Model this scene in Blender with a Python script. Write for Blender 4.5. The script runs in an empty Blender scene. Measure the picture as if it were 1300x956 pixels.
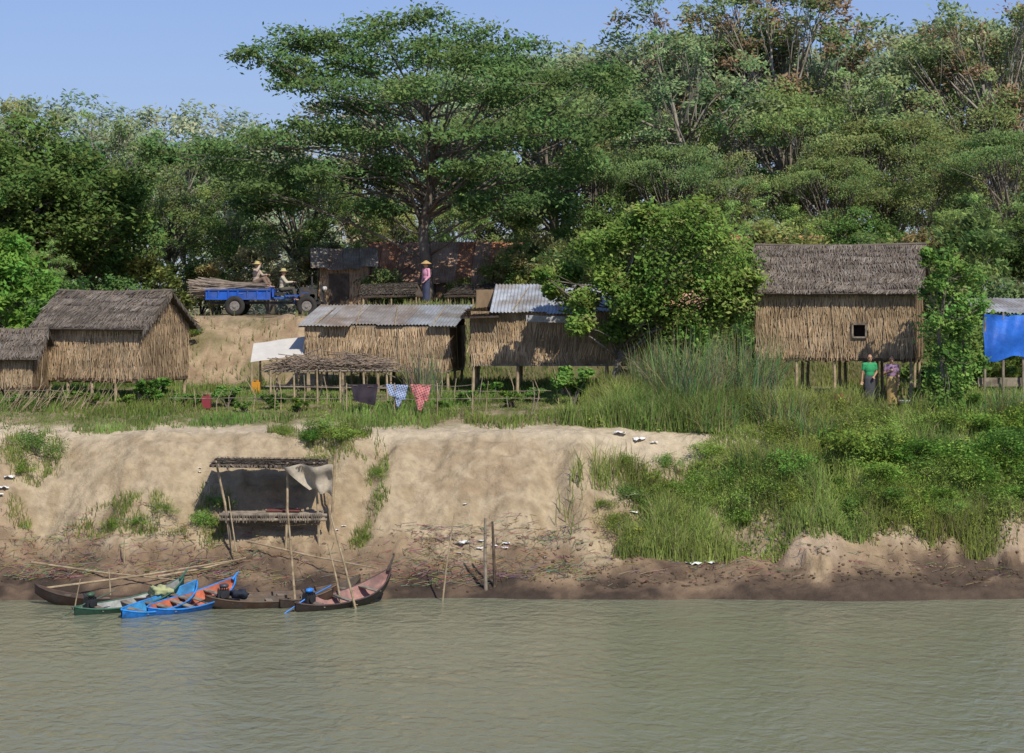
import bpy, math, random
import numpy as np
from mathutils import Vector, Matrix
R=random.Random(7)
NR=np.random.default_rng(11)
scene=bpy.context.scene
COL=scene.collection
# ---------------------------------------------------------------- focal length in pixels, camera height, horizon row in image pixels
F=2940.0; CH=7.86; HY=370.0
def E(b,D): return (b-650.0)*D/F          # image pixel column to metres along x at depth D
def UP(b,D): return CH-(b-HY)*D/F         # image pixel row to height in metres at depth D
# ---------------------------------------------------------------- noise
def vn(x,y,seed=0):
    xi=np.floor(x).astype(np.int64); yi=np.floor(y).astype(np.int64)
    xf=x-xi; yf=y-yi
    u=xf*xf*(3-2*xf); v=yf*yf*(3-2*yf)
    def h(a,b):
        n=(a*374761393+b*668265263+seed*144269504)&0x7fffffff
        n=((n^(n>>13))*1274126177)&0x7fffffff
        return ((n^(n>>16))&0xffff)/65535.0
    return (h(xi,yi)*(1-u)+h(xi+1,yi)*u)*(1-v)+(h(xi,yi+1)*(1-u)+h(xi+1,yi+1)*u)*v
def fbm(x,y,o=4,seed=0):
    x=np.asarray(x,float); y=np.asarray(y,float)
    t=0;a=.5;s=0
    for i in range(o):
        t=t+a*vn(x*2**i+i*17.3,y*2**i+i*9.1,seed+i); s+=a; a*=.5
    return t/s
def sm(x,a,b):
    t=np.clip((x-a)/(b-a),0,1); return t*t*(3-2*t)
def WL(x): return 59.25+(fbm(x*.16+3,0*x+.5,4,5)-.5)*2.4
def clay_m(x): return np.exp(-((x-7.9)/.75)**4)+np.exp(-((x-13.6)/.9)**4)
def H(x,y):
    x=np.asarray(x,float); y=np.asarray(y,float)
    s=y-WL(x)
    bank=sm(s,1.2,2.2)*(1-sm(s,5.2,6.6))
    rid=np.abs(fbm(x*.8+5,y*.5,4,91)*2-1)
    gul=np.exp(-((x+4.3-.3*(y-62))/.45)**2)+.7*np.exp(-((x+12.6+.2*(y-62))/.5)**2)+.6*np.exp(-((x-.9)/.5)**2)
    s2=s+(fbm(x*.33+2,y*.15,3,9)-.5)*1.5*bank+(fbm(x*1.5,y*1.3,3,31)-.5)*.26*bank-(rid-.25)*.4*bank-gul*.45*bank
    s2=s2-.5*np.exp(-((x+6.3)/1.9)**4)*sm(s,1.6,2.4)*(1-sm(s,4.6,5.6))
    z1=np.interp(s2,[-40,-6,0,.25,1.3,2.1,2.4,3.0,3.2,4.4,5.0,5.6,6.5,8.2,11,17.5],[-4,-.9,-.02,.12,.5,.8,1.12,1.6,1.95,3.2,3.68,3.93,3.97,4.35,4.55,4.7])
    z2=np.interp(s2,[-40,-6,0,.3,1.3,2.2,2.5,4.0,6.2,8.2,11,17.5],[-4,-.9,-.02,.2,.5,.85,1.3,2.3,3.8,4.3,4.55,4.7])
    w=sm(x,1.5,5)
    z=z1*(1-w)+z2*w
    z=z+.025*np.sin(z*19+fbm(x*.8,y*.3,2,14)*9)*bank*(1-w*.5)
    z=z+(fbm(x*2.3,y*2.3,3,3)-.5)*.11*sm(s,.1,1.0)*(1-sm(s,7,10)*.6)
    z=z+(fbm(x*6.5,y*6.5,3,23)-.5)*.13*sm(s,.1,.6)*(1-sm(s,5.8,7)*.8)
    z=z+(fbm(x*.7,y*.9,2,12)-.5)*.36*sm(s,.2,1)*(1-sm(s,2,3))
    z=z+clay_m(x)*sm(s+(fbm(x*4,y*0,3,15)-.5)*.9,1.6,1.8)*(1-sm(s,2.4,3.8))*.42*(.3+1.3*fbm(x*3.4,y*1.5,3,16))
    em=sm(y,77.6,81.6)
    z=z+em*(2.25+.4*sm(x,-7.5,-4))+(fbm(x*.9,y*.9,3,44)-.5)*.6*em*(1-sm(y,81,82.5))
    z=z-.6*sm(y,95,115)
    return z
def hz(x,y): return float(H(np.array([x]),np.array([y]))[0])
# ---------------------------------------------------------------- materials
def M(name,col=(.5,.5,.5),rough=.85,var=.35,scale=4,bump=.3,attr=False,metal=0,transl=0,dark=None,stretch=(1,1,1),spec=.3,dist=.02,plain=False,rnd=False,fine=0):
    m=bpy.data.materials.new(name); m.use_nodes=True
    nt=m.node_tree; N=nt.nodes; L=nt.links
    p=N['Principled BSDF']; out=N['Material Output']
    if plain:
        N.remove(p); p=N.new('ShaderNodeBsdfDiffuse'); cin=p.inputs['Color']; L.new(p.outputs[0],out.inputs['Surface'])
    else:
        p.inputs['Roughness'].default_value=rough; p.inputs['Metallic'].default_value=metal
        p.inputs['Specular IOR Level'].default_value=spec; cin=p.inputs['Base Color']
    tc=N.new('ShaderNodeTexCoord'); mp=N.new('ShaderNodeMapping'); mp.inputs['Scale'].default_value=stretch
    L.new(tc.outputs['Object'],mp.inputs['Vector'])
    n=N.new('ShaderNodeTexNoise'); n.inputs['Scale'].default_value=scale; n.inputs['Detail'].default_value=6 if not plain else 2; n.inputs['Roughness'].default_value=.65
    L.new(mp.outputs['Vector'],n.inputs['Vector'])
    mr=N.new('ShaderNodeMapRange'); mr.inputs['From Min'].default_value=.3; mr.inputs['From Max'].default_value=.7
    mr.inputs['To Min'].default_value=1-var; mr.inputs['To Max'].default_value=1+var*.6
    L.new(n.outputs['Fac'],mr.inputs['Value'])
    base=None
    if dark is not None:
        mx=N.new('ShaderNodeMix'); mx.data_type='RGBA'
        mx.inputs[6].default_value=(*col,1); mx.inputs[7].default_value=(*dark,1)
        n2=N.new('ShaderNodeTexNoise'); n2.inputs['Scale'].default_value=scale*.45; n2.inputs['Detail'].default_value=8
        L.new(mp.outputs['Vector'],n2.inputs['Vector'])
        r2=N.new('ShaderNodeMapRange'); r2.inputs['From Min'].default_value=.46; r2.inputs['From Max'].default_value=.62
        L.new(n2.outputs['Fac'],r2.inputs['Value']); L.new(r2.outputs[0],mx.inputs[0]); base=mx.outputs[2]
    if attr:
        at=N.new('ShaderNodeAttribute'); at.attribute_name='tint'; a0=at.outputs['Color']
        if base is not None:
            m2=N.new('ShaderNodeVectorMath'); m2.operation='MULTIPLY'; L.new(a0,m2.inputs[0]); L.new(base,m2.inputs[1]); a0=m2.outputs[0]
        base=a0
    if rnd:
        oi=N.new('ShaderNodeObjectInfo'); rp=N.new('ShaderNodeValToRGB'); cr=rp.color_ramp; cr.interpolation='LINEAR'
        cr.elements[0].color=(.66,.84,.72,1); cr.elements[1].color=(1.0,.90,.80,1)
        for pos,cl_ in ((.25,(1.0,1.06,.85,1)),(.5,(.80,.95,.95,1)),(.75,(1.0,1.0,.8,1))):
            e_=cr.elements.new(pos); e_.color=cl_
        L.new(oi.outputs['Random'],rp.inputs[0])
        m3=N.new('ShaderNodeVectorMath'); m3.operation='MULTIPLY'; L.new(base,m3.inputs[0]); L.new(rp.outputs[0],m3.inputs[1])
        m4=N.new('ShaderNodeVectorMath'); m4.operation='SCALE'; m4.inputs['Scale'].default_value=1.2; L.new(m3.outputs[0],m4.inputs[0]); base=m4.outputs[0]
    vm=N.new('ShaderNodeVectorMath'); vm.operation='SCALE'
    if base is not None: L.new(base,vm.inputs[0])
    else: vm.inputs[0].default_value=col
    L.new(mr.outputs[0],vm.inputs['Scale'])
    L.new(vm.outputs[0],cin)
    if bump>0:
        b=N.new('ShaderNodeBump'); b.inputs['Strength'].default_value=bump; b.inputs['Distance'].default_value=dist
        L.new(n.outputs['Fac'],b.inputs['Height'])
        if fine>0:
            nf=N.new('ShaderNodeTexNoise'); nf.inputs['Scale'].default_value=fine; nf.inputs['Detail'].default_value=8; nf.inputs['Roughness'].default_value=.7
            L.new(mp.outputs['Vector'],nf.inputs['Vector'])
            bf=N.new('ShaderNodeBump'); bf.inputs['Strength'].default_value=.8; bf.inputs['Distance'].default_value=.05
            L.new(nf.outputs['Fac'],bf.inputs['Height']); L.new(bf.outputs[0],b.inputs['Normal'])
        L.new(b.outputs[0],p.inputs['Normal'])
    if transl>0:
        tr=N.new('ShaderNodeBsdfTranslucent'); L.new(vm.outputs[0],tr.inputs['Color'])
        ms=N.new('ShaderNodeMixShader'); ms.inputs[0].default_value=transl
        L.new(p.outputs[0],ms.inputs[1]); L.new(tr.outputs[0],ms.inputs[2]); L.new(ms.outputs[0],out.inputs['Surface'])
    return m
leafM=M('leaf',attr=True,var=.2,scale=.8,bump=0,transl=.42,plain=True,rnd=True)
grassM=M('grass_blade',attr=True,var=.35,scale=.5,bump=0,transl=.35,plain=True)
barkM=M('bark',(.16,.13,.10),dark=(.24,.215,.18),scale=6,stretch=(1,1,.3),bump=.6)
paleBark=M('pale_bark',(.32,.29,.24),dark=(.22,.18,.14),scale=5,stretch=(1,1,.3),bump=.5)
thatchM=M('thatch',attr=True,var=.25,scale=3,bump=0,stretch=(1,1,.6),plain=True)
bambooM=M('bamboo',(.41,.32,.20),dark=(.27,.20,.12),scale=7,bump=.2,rough=.6)
greyBam=M('weathered_bamboo',(.29,.24,.18),dark=(.16,.13,.10),scale=7,bump=.3)
darkWood=M('dark_wood',(.07,.05,.035),dark=(.12,.09,.06),scale=8,bump=.3,rough=.6)
metalM=M('corrugated_iron',(.95,.96,.97),attr=True,dark=(.66,.58,.50),var=.3,scale=2.5,bump=.05,rough=.65,metal=0,spec=.35)
interior=M('painted_room_shade',(.05,.035,.025),var=.3)
skinM=M('skin',(.42,.245,.155),var=.1,scale=12,bump=0,rough=.55)
hairM=M('hair',(.012,.01,.009),var=.2,bump=0,rough=.4)
eyeM=M('eye_dark',(.02,.015,.012),var=0,bump=0,rough=.2)
lipM=M('lip',(.25,.08,.065),var=.05,bump=0)
def cloth(name,c,**k): return M(name,c,var=.22,scale=9,bump=.5,rough=.9,spec=.1,**k)
# ---------------------------------------------------------------- mesh helpers
class G:
    def __init__(s): s.v=[];s.f=[];s.c=[]
    def add(s,vs,fs,col=(1,1,1)):
        o=len(s.v); s.v.extend([tuple(v) for v in vs]); s.f.extend([tuple(i+o for i in f) for f in fs]); s.c.extend([col]*len(vs))
    def box(s,c,d,rot=None,col=(1,1,1)):
        hx,hy,hh=d[0]/2,d[1]/2,d[2]/2
        vs=[Vector((a*hx,b*hy,e*hh)) for a in(-1,1) for b in(-1,1) for e in(-1,1)]
        if rot is not None: vs=[rot@v for v in vs]
        c=Vector(c); vs=[v+c for v in vs]
        s.add(vs,[(0,1,3,2),(4,6,7,5),(0,4,5,1),(2,3,7,6),(0,2,6,4),(1,5,7,3)],col)
    def tube(s,path,rad,seg=8,col=(1,1,1),cap=True):
        path=[Vector(p) for p in path]; n=len(path)
        if not hasattr(rad,'__len__'): rad=[rad]*n
        vs=[];fs=[]
        ref=None
        for i,p in enumerate(path):
            t=(path[min(i+1,n-1)]-path[max(i-1,0)])
            if t.length<1e-9: t=Vector((0,0,1))
            t.normalize()
            if ref is None: ref=Vector((1,0,0)) if abs(t.x)<.8 else Vector((0,1,0))
            a=(ref-t*ref.dot(t)); 
            if a.length<1e-4: a=t.orthogonal()
            a.normalize(); b=t.cross(a); ref=a
            for k in range(seg):
                q=2*math.pi*k/seg; vs.append(p+(a*math.cos(q)+b*math.sin(q))*rad[i])
        for i in range(n-1):
            for k in range(seg):
                k2=(k+1)%seg; fs.append((i*seg+k,i*seg+k2,(i+1)*seg+k2,(i+1)*seg+k))
        if cap:
            fs.append(tuple(range(seg))[::-1]); fs.append(tuple((n-1)*seg+k for k in range(seg)))
        s.add(vs,fs,col)
    def cyl(s,a,b,r0,r1=None,seg=8,col=(1,1,1)): s.tube([a,b],[r0,r0 if r1 is None else r1],seg,col)
    def ell(s,c,r,seg=14,rings=9,rot=None,col=(1,1,1)):
        c=Vector(c); vs=[Vector((0,0,r[2]))]; fs=[]
        for i in range(1,rings):
            a=math.pi*i/rings
            for k in range(seg):
                q=2*math.pi*k/seg; vs.append(Vector((r[0]*math.sin(a)*math.cos(q),r[1]*math.sin(a)*math.sin(q),r[2]*math.cos(a))))
        vs.append(Vector((0,0,-r[2]))); L=len(vs)-1
        for k in range(seg):
            k2=(k+1)%seg; fs.append((0,1+k,1+k2)); fs.append((L,1+(rings-2)*seg+k2,1+(rings-2)*seg+k))
        for i in range(rings-2):
            for k in range(seg):
                k2=(k+1)%seg; fs.append((1+i*seg+k,1+(i+1)*seg+k,1+(i+1)*seg+k2,1+i*seg+k2))
        if rot is not None: vs=[rot@v for v in vs]
        s.add([v+c for v in vs],fs,col)
    def capsule(s,a,b,ra,rb):
        s.cyl(a,b,ra,rb,12); s.ell(a,(ra,)*3,12,8); s.ell(b,(rb,)*3,12,8)
    def mesh(s,name):
        me=bpy.data.meshes.new(name); me.from_pydata(s.v,[],s.f); 
        a=me.color_attributes.new('tint','FLOAT_COLOR','POINT')
        c=np.ones((len(s.v),4),np.float32); c[:,:3]=np.array(s.c,np.float32).reshape(-1,3) if s.c else 1
        a.data.foreach_set('color',c.ravel()); me.update(); return me
def quads_mesh(name,V,C):
    n=len(V)//4
    me=bpy.data.meshes.new(name)
    me.vertices.add(4*n); me.vertices.foreach_set('co',np.asarray(V,np.float32).ravel())
    me.loops.add(4*n); me.loops.foreach_set('vertex_index',np.arange(4*n,dtype=np.int32))
    me.polygons.add(n); me.polygons.foreach_set('loop_start',np.arange(0,4*n,4,dtype=np.int32))
    me.update(calc_edges=True)
    a=me.color_attributes.new('tint','FLOAT_COLOR','POINT')
    c=np.ones((n,4,4),np.float32); c[:,:,:3]=np.asarray(C,np.float32)[:,None,:]
    a.data.foreach_set('color',c.ravel())
    return me
def ob(name,me,mat=None,parent=None,loc=(0,0,0),rz=0,smooth=False,label=None,cat=None,kind=None,group=None):
    if isinstance(me,G): me=me.mesh(name)
    o=bpy.data.objects.new(name,me); COL.objects.link(o)
    if me is not None and mat is not None:
        me.materials.clear(); me.materials.append(mat)
    if me is not None and smooth: me.shade_smooth() if hasattr(me,'shade_smooth') else None
    if parent is not None: o.parent=parent
    o.location=loc; o.rotation_euler=(0,0,rz)
    if label: o['label']=label
    if cat: o['category']=cat
    if kind: o['kind']=kind
    if group: o['group']=group
    return o
def root(name,loc,rz,label,cat,group=None):
    o=ob(name,None,None,None,loc,rz,label=label,cat=cat,group=group); o.empty_display_size=.3; return o
def clone(rt,loc,rz,s,label=None,sz=None):
    n=rt.copy(); COL.objects.link(n); n.location=loc; n.rotation_euler=(0,0,rz); n.scale=(s,s,sz if sz else s)
    if label: n['label']=label
    for c in rt.children:
        k=c.copy(); k.parent=n; COL.objects.link(k)
    return n
# ---------------------------------------------------------------- ground
def axis(parts):
    out=[]
    for a,b,st in parts: out+=list(np.arange(a,b,st))
    return np.array(out)
g1=[17*1.12**i for i in range(34)]
xs=np.array([-v for v in g1[::-1]]+list(np.arange(-16.9,17,.09))+g1)
ys=np.concatenate([axis([(15,54,3),(54,58,.5),(58,66.5,.065),(66.5,92,.3)]),92*1.07**np.arange(0,44)])
X,Y=np.meshgrid(xs,ys); Zg=H(X,Y)
nx,ny=len(xs),len(ys)
V=np.stack([X,Y,Zg],-1).reshape(-1,3)
idx=np.arange(nx*ny).reshape(ny,nx)
Fq=np.stack([idx[:-1,:-1],idx[:-1,1:],idx[1:,1:],idx[1:,:-1]],-1).reshape(-1,4)
me=bpy.data.meshes.new('ground'); me.vertices.add(len(V)); me.vertices.foreach_set('co',V.astype(np.float32).ravel())
me.loops.add(len(Fq)*4); me.loops.foreach_set('vertex_index',Fq.ravel().astype(np.int32))
me.polygons.add(len(Fq)); me.polygons.foreach_set('loop_start',np.arange(0,len(Fq)*4,4,dtype=np.int32)); me.update(calc_edges=True)
S=Y-WL(X)
def mixc(a,b,t): return a*(1-t[...,None])+np.array(b)*t[...,None]
nA=fbm(X*.8,Y*.8,4,77); nB=fbm(X*2.5,Y*2.5,4,78); nC=fbm(X*7,Y*7,3,79); nD=fbm(X*.35,Y*1.2,4,80)
c=np.ones(X.shape+(3,))*np.array((.44,.35,.23))
c=mixc(c,(.34,.26,.16),sm(nB,.48,.66)*.7)
c=mixc(c,(.28,.21,.13),sm(nC,.55,.7)*.5)
c=mixc(c,(.32,.23,.14),sm(nD,.48,.6)*.6*(1-sm(S,4.6,5.4)))
c=mixc(c,(.53,.44,.31),sm(S,4.9,5.7)*(1-sm(S,6.8,7.4))*.85)
mz=Zg+(nA-.5)*1.5+(nB-.5)*.7+.12
c=mixc(c,(.235,.165,.105),1-sm(mz,.8,1.3))
c=mixc(c,(.135,.095,.065),(1-sm(mz,.4,.8)))
c=mixc(c,(.065,.048,.036),(1-sm(mz,.1,.38)))
c=mixc(c,(.09,.066,.048),(1-sm(mz,.6,1.0))*sm(X,5,9)*.7)
terr=sm(S+(nA-.5)*2,6.6,7.4)
c=mixc(c,(.15,.15,.06),terr*sm(nB,.32,.55)); c=mixc(c,(.29,.23,.14),terr*(1-sm(nB,.32,.55)))
em=sm(Y,76.5,78.5)
c=mixc(c,(.14,.125,.06),em)
bare=sm(X+(nA-.5)*1.5,-12.4,-11.6)*(1-sm(X+(nA-.5)*2,-6.8,-5.5))*em
c=mixc(c,(.40,.295,.18),bare); c=mixc(c,(.27,.185,.11),bare*sm(nB,.48,.6)*.8); c=mixc(c,(.15,.14,.06),bare*sm(nA,.55,.65)*.6)
c=mixc(c,(.36,.27,.17),sm(Y,81,81.6)*(1-sm(Y,87,88)))
c=mixc(c,(.16,.13,.075),sm(Y,88,90))
c=mixc(c,(.41,.315,.22),np.clip(clay_m(X),0,1)*sm(S,1.6,1.9)*(1-sm(S,2.6,3.2)))
cc=np.ones((X.size,4),np.float32); cc[:,:3]=c.reshape(-1,3)
a=me.color_attributes.new('tint','FLOAT_COLOR','POINT'); a.data.foreach_set('color',cc.ravel())
groundM=M('earth',attr=True,var=.28,scale=3.2,bump=.8,dist=.08,rough=.95,spec=.1,fine=14)
go=ob('ground',me,groundM,smooth=True,kind='structure')
# water
wm=bpy.data.materials.new('river_water'); wm.use_nodes=True; nt=wm.node_tree; N=nt.nodes; L=nt.links; p=N['Principled BSDF']
p.inputs['Base Color'].default_value=(.205,.215,.14,1); p.inputs['Roughness'].default_value=.14; p.inputs['IOR'].default_value=1.33
tc=N.new('ShaderNodeTexCoord')
def nz(sc,st,det,dis=0):
    mp=N.new('ShaderNodeMapping'); mp.inputs['Scale'].default_value=st; mp.inputs['Rotation'].default_value=(0,0,.25); L.new(tc.outputs['Object'],mp.inputs['Vector'])
    n=N.new('ShaderNodeTexNoise'); n.inputs['Scale'].default_value=sc; n.inputs['Detail'].default_value=det; n.inputs['Distortion'].default_value=dis; L.new(mp.outputs[0],n.inputs['Vector']); return n
n1=nz(3.0,(1,.7,1),6,.6); n2=nz(.6,(1,.9,1),3,.4); n3=nz(.12,(1,2.2,1),4)
b1=N.new('ShaderNodeBump'); b1.inputs['Strength'].default_value=.8; b1.inputs['Distance'].default_value=.09; L.new(n1.outputs['Fac'],b1.inputs['Height'])
b2=N.new('ShaderNodeBump'); b2.inputs['Strength'].default_value=.5; b2.inputs['Distance'].default_value=.16; L.new(n2.outputs['Fac'],b2.inputs['Height']); L.new(b1.outputs[0],b2.inputs['Normal']); L.new(b2.outputs[0],p.inputs['Normal'])
rm=N.new('ShaderNodeMapRange'); rm.inputs['To Min'].default_value=.05; rm.inputs['To Max'].default_value=.2; rm.inputs['From Min'].default_value=.35; rm.inputs['From Max'].default_value=.65
L.new(n3.outputs['Fac'],rm.inputs['Value']); L.new(rm.outputs[0],p.inputs['Roughness'])
g=G(); g.add([(-700,-120,0),(700,-120,0),(700,61.5,0),(-700,61.5,0)],[(0,1,2,3)])
ob('water',g,wm,kind='structure')
# track sheet on the embankment
g=G(); tx=np.arange(-60,60,.8)
for i in range(len(tx)-1):
    a,b=tx[i],tx[i+1]
    pts=[]
    for yy in (82.3,83.5,84.8,86.2):
        pts.append((a,yy,hz(a,yy)+.02)); pts.append((b,yy,hz(b,yy)+.02))
    for k in range(3):
        g.add([pts[2*k],pts[2*k+1],pts[2*k+3],pts[2*k+2]],[(0,1,2,3)])
ob('dirt_track',g,M('track_dust',(.42,.32,.21),dark=(.33,.25,.16),scale=1.5,bump=.5,rough=.95,spec=.1),kind='structure')
# ---------------------------------------------------------------- foliage
def leaf_quads(P,size,C,rng,up=.6,asp=.5):
    n=len(P)
    nn=rng.normal(size=(n,3)); nn[:,2]=np.abs(nn[:,2])+up; nn[:,1]-=.6; nn[:,0]+=.25; nn/=np.linalg.norm(nn,axis=1)[:,None]
    d=rng.normal(size=(n,3)); d-=nn*(d*nn).sum(1)[:,None]; d/=np.linalg.norm(d,axis=1)[:,None]
    e=np.cross(nn,d)
    s=(size*rng.uniform(.6,1.35,n))[:,None]
    a=P-d*s*.5; b=P+e*s*asp*.5; c=P+d*s*.5; f=P-e*s*asp*.5
    return np.stack([a,b,c,f],1).reshape(-1,3),C
def clump_leaves(rng,cl,nper,size,col,cv=.35,hue=.15,up=.6,asp=.5,tight=.27,col2=None,p2=0):
    PV=[];PC=[]
    for (x,y,z,rx,ry,rz) in cl:
        k=max(5,int(nper/45)); 
        d=rng.normal(size=(k,3)); d/=np.linalg.norm(d,axis=1)[:,None]
        d[:,2]=np.where(rng.random(k)<.6,np.abs(d[:,2]),d[:,2])
        rr=rng.uniform(.45,1.05,k)[:,None]
        sc=np.array([x,y,z])+d*rr*np.array([rx,ry,rz])
        si=rng.integers(0,k,nper)
        off=rng.normal(size=(nper,3))*np.array([rx,ry,max(rz,.25*rx)])*tight
        P=sc[si]+off
        f=rng.uniform(1-cv,1+cv,k)[si]*rng.uniform(.8,1.2,nper)
        C=np.array(col)[None,:]*f[:,None]
        C[:,0]*=rng.uniform(1-hue,1+hue*1.6,k)[si]
        if p2>0:
            msk=(rng.random(k)<p2)[si]; C[msk]=np.array(col2)*f[msk][:,None]
        PV.append(P);PC.append(C)
    return leaf_quads(np.concatenate(PV),size,np.concatenate(PC),rng,up,asp)
def tree_parts(name,rt,cl,trunk,rtr,nper,size,col,rng,bark=barkM,twigs=3,limb_from=(.35,.9),lr=(.22,.34),**k):
    """trunk: list of points from base up; cl clumps in local coordinates"""
    g=G(); n=len(trunk)
    T=[Vector(p) for p in trunk]
    rad=[rtr*(1.25 if i==0 else 1-.6*i/(n-1)) for i in range(n)]
    g.tube(T,rad,9)
    def tp(t):
        q=t*(n-1); i=min(int(q),n-2); return T[i].lerp(T[i+1],q-i)
    for (x,y,z,rx,ry,rz) in cl:
        c=Vector((x,y,z))
        t=R.uniform(*limb_from); p0=tp(t)
        if p0.z>c.z: t=max(.15,t-.35); p0=tp(t)
        d=c-p0; mid=p0+d*.5+Vector((R.uniform(-.3,.3),R.uniform(-.3,.3),d.length*.06+R.uniform(-.2,.2)))
        q1=p0.lerp(mid,.5)+Vector((R.uniform(-.15,.15),R.uniform(-.15,.15),R.uniform(-.1,.2)))
        q2=mid.lerp(c,.5)+Vector((R.uniform(-.25,.25),R.uniform(-.2,.2),R.uniform(-.1,.2)))
        r0=rtr*R.uniform(*lr)
        g.tube([p0,q1,mid,q2,c],[r0,r0*.8,r0*.6,r0*.42,r0*.2],6)
        for j in range(twigs):
            e=c+Vector((R.uniform(-1,1)*rx,R.uniform(-1,1)*ry,R.uniform(-.2,1)*rz))
            s0=mid.lerp(c,R.uniform(0,.9)); m=s0.lerp(e,.5)+Vector((0,0,R.uniform(-.1,.15)))
            g.tube([s0,m,e],[r0*.3,r0*.2,r0*.07],4)
    ob('trunk',g,bark,parent=rt,smooth=True)
    V,C=clump_leaves(rng,cl,nper,size,col,**k)
    ob('crown',quads_mesh('crown',V,C),leafM,parent=rt)
def umbrella(rng,RR,HH,n1,n2):
    cl=[]
    for i in range(n1):
        a=rng.uniform(0,6.283); q=math.sqrt(rng.uniform(0,1)); r=RR*q
        cl.append((r*math.cos(a),r*math.sin(a),HH*(.93-.2*q*q)+rng.uniform(-.4,.4),RR*rng.uniform(.2,.3),RR*.25,rng.uniform(.4,.75)))
    for i in range(n2):
        a=rng.uniform(0,6.283); r=RR*rng.uniform(.35,.95)
        cl.append((r*math.cos(a),r*math.sin(a),HH*rng.uniform(.42,.75),RR*rng.uniform(.18,.27),RR*.24,rng.uniform(.4,.7)))
    return cl
def roundc(rng,RR,z0,z1,n,k=.33):
    cl=[];zc=(z0+z1)/2;hzz=(z1-z0)/2
    for i in range(n):
        d=rng.normal(size=3); d/=np.linalg.norm(d); q=rng.uniform(.35,.9)
        r=RR*k*rng.uniform(.6,1.25)
        cl.append((d[0]*RR*q,d[1]*RR*q,zc+d[2]*hzz*q,r,r,r*.7))
    return cl
GRP='trees behind the village'
arche={}
def mk(key,name,label,cl,trunk,rtr,nper,size,col,bx,by,s=1,rz=0,**k):
    rt=root(name,(bx,by,hz(bx,by)-.1),rz,label,'tree',GRP); rt.scale=(s,s,s)
    tree_parts(name,rt,cl,trunk,rtr,nper,size,col,NR,**k); arche[key]=rt; return rt
def trk(h,w=.4): return [(0,0,0),(R.uniform(-w,w)*.4,0,h*.25),(R.uniform(-w,w),R.uniform(-w,w),h*.5),(R.uniform(-w,w),R.uniform(-w,w),h*.8)]
AH={'umb':12.0,'oliv':12.0,'spar':13.0,'red':13.0,'rnd':7.0,'haz':11.0,'yel':9.0,'hum':12.0}
def place(key,b,D,top,rz=None,wide=1.0,label=None):
    x=E(b,D); gz=hz(x,D); h=UP(top,D)-gz; s=h/AH[key]
    s2=s*wide
    rz=R.uniform(-.7,.7) if rz is None else rz
    if key in arche:
        return clone(arche[key],(x,D,gz-.1),rz,s2,label,sz=s)
    rng=NR
    if key=='umb': cl=umbrella(rng,6,12,30,13); mk(key,'rain_tree','broad rain tree with flat layered olive green crown',cl,trk(9),.34,500,.23,(.20,.265,.11),x,D,asp=.42)
    if key=='hum': cl=umbrella(rng,6,12,28,10); mk(key,'hazy_rain_tree','distant flat crowned rain tree with haze painted into leaf colour',cl,trk(9),.34,400,.25,(.29,.35,.22),x,D,asp=.42)  # leaf colour paled to paint in distance haze
    if key=='oliv': cl=roundc(rng,4.8,3.0,12,36,.24); mk(key,'acacia_tree','tall acacia tree with loose yellowish olive foliage',cl,trk(10),.2,360,.21,(.28,.30,.125),x,D,cv=.4,col2=(.33,.26,.12),p2=.06,asp=.4)
    if key=='spar': cl=roundc(rng,4.6,4.5,13,36,.18); mk(key,'thin_crowned_tree','thin crowned tree with pale forked branches showing',cl,trk(11,.8),.2,220,.2,(.26,.32,.15),x,D,bark=paleBark,twigs=5,lr=(.22,.38))
    if key=='red': cl=roundc(rng,4.4,5.5,13,42,.19); mk(key,'flowering_tree','tall tree with reddish pods among sparse leaves',cl,trk(11,.8),.2,280,.19,(.235,.285,.135),x,D,bark=paleBark,twigs=5,col2=(.33,.21,.15),p2=.3,lr=(.22,.38))
    if key=='rnd': cl=roundc(rng,3.4,1.0,7,30,.32); mk(key,'mango_tree','dense dark green mango tree with rounded crown',cl,trk(5),.2,680,.2,(.11,.185,.06),x,D,cv=.5)
    if key=='haz': cl=roundc(rng,4.6,1.5,11,34,.24); mk(key,'distant_tree','tree thinning towards its top, haze painted into greyish green leaves',cl,trk(9),.18,330,.25,(.34,.385,.29),x,D,bark=paleBark,twigs=5,asp=.42)  # grey in the leaf colour is painted aerial haze
    if key=='yel': cl=roundc(rng,3.8,.8,9,34,.24); mk(key,'leafy_tree','feathery yellow green tree with low loose branches',cl,trk(7),.15,340,.19,(.27,.36,.12),x,D,cv=.4,asp=.35)
    r=arche[key]; r.location=(x,D,gz-.1); r.scale=(s2,s2,s); r.rotation_euler=(0,0,rz); return r
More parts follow.
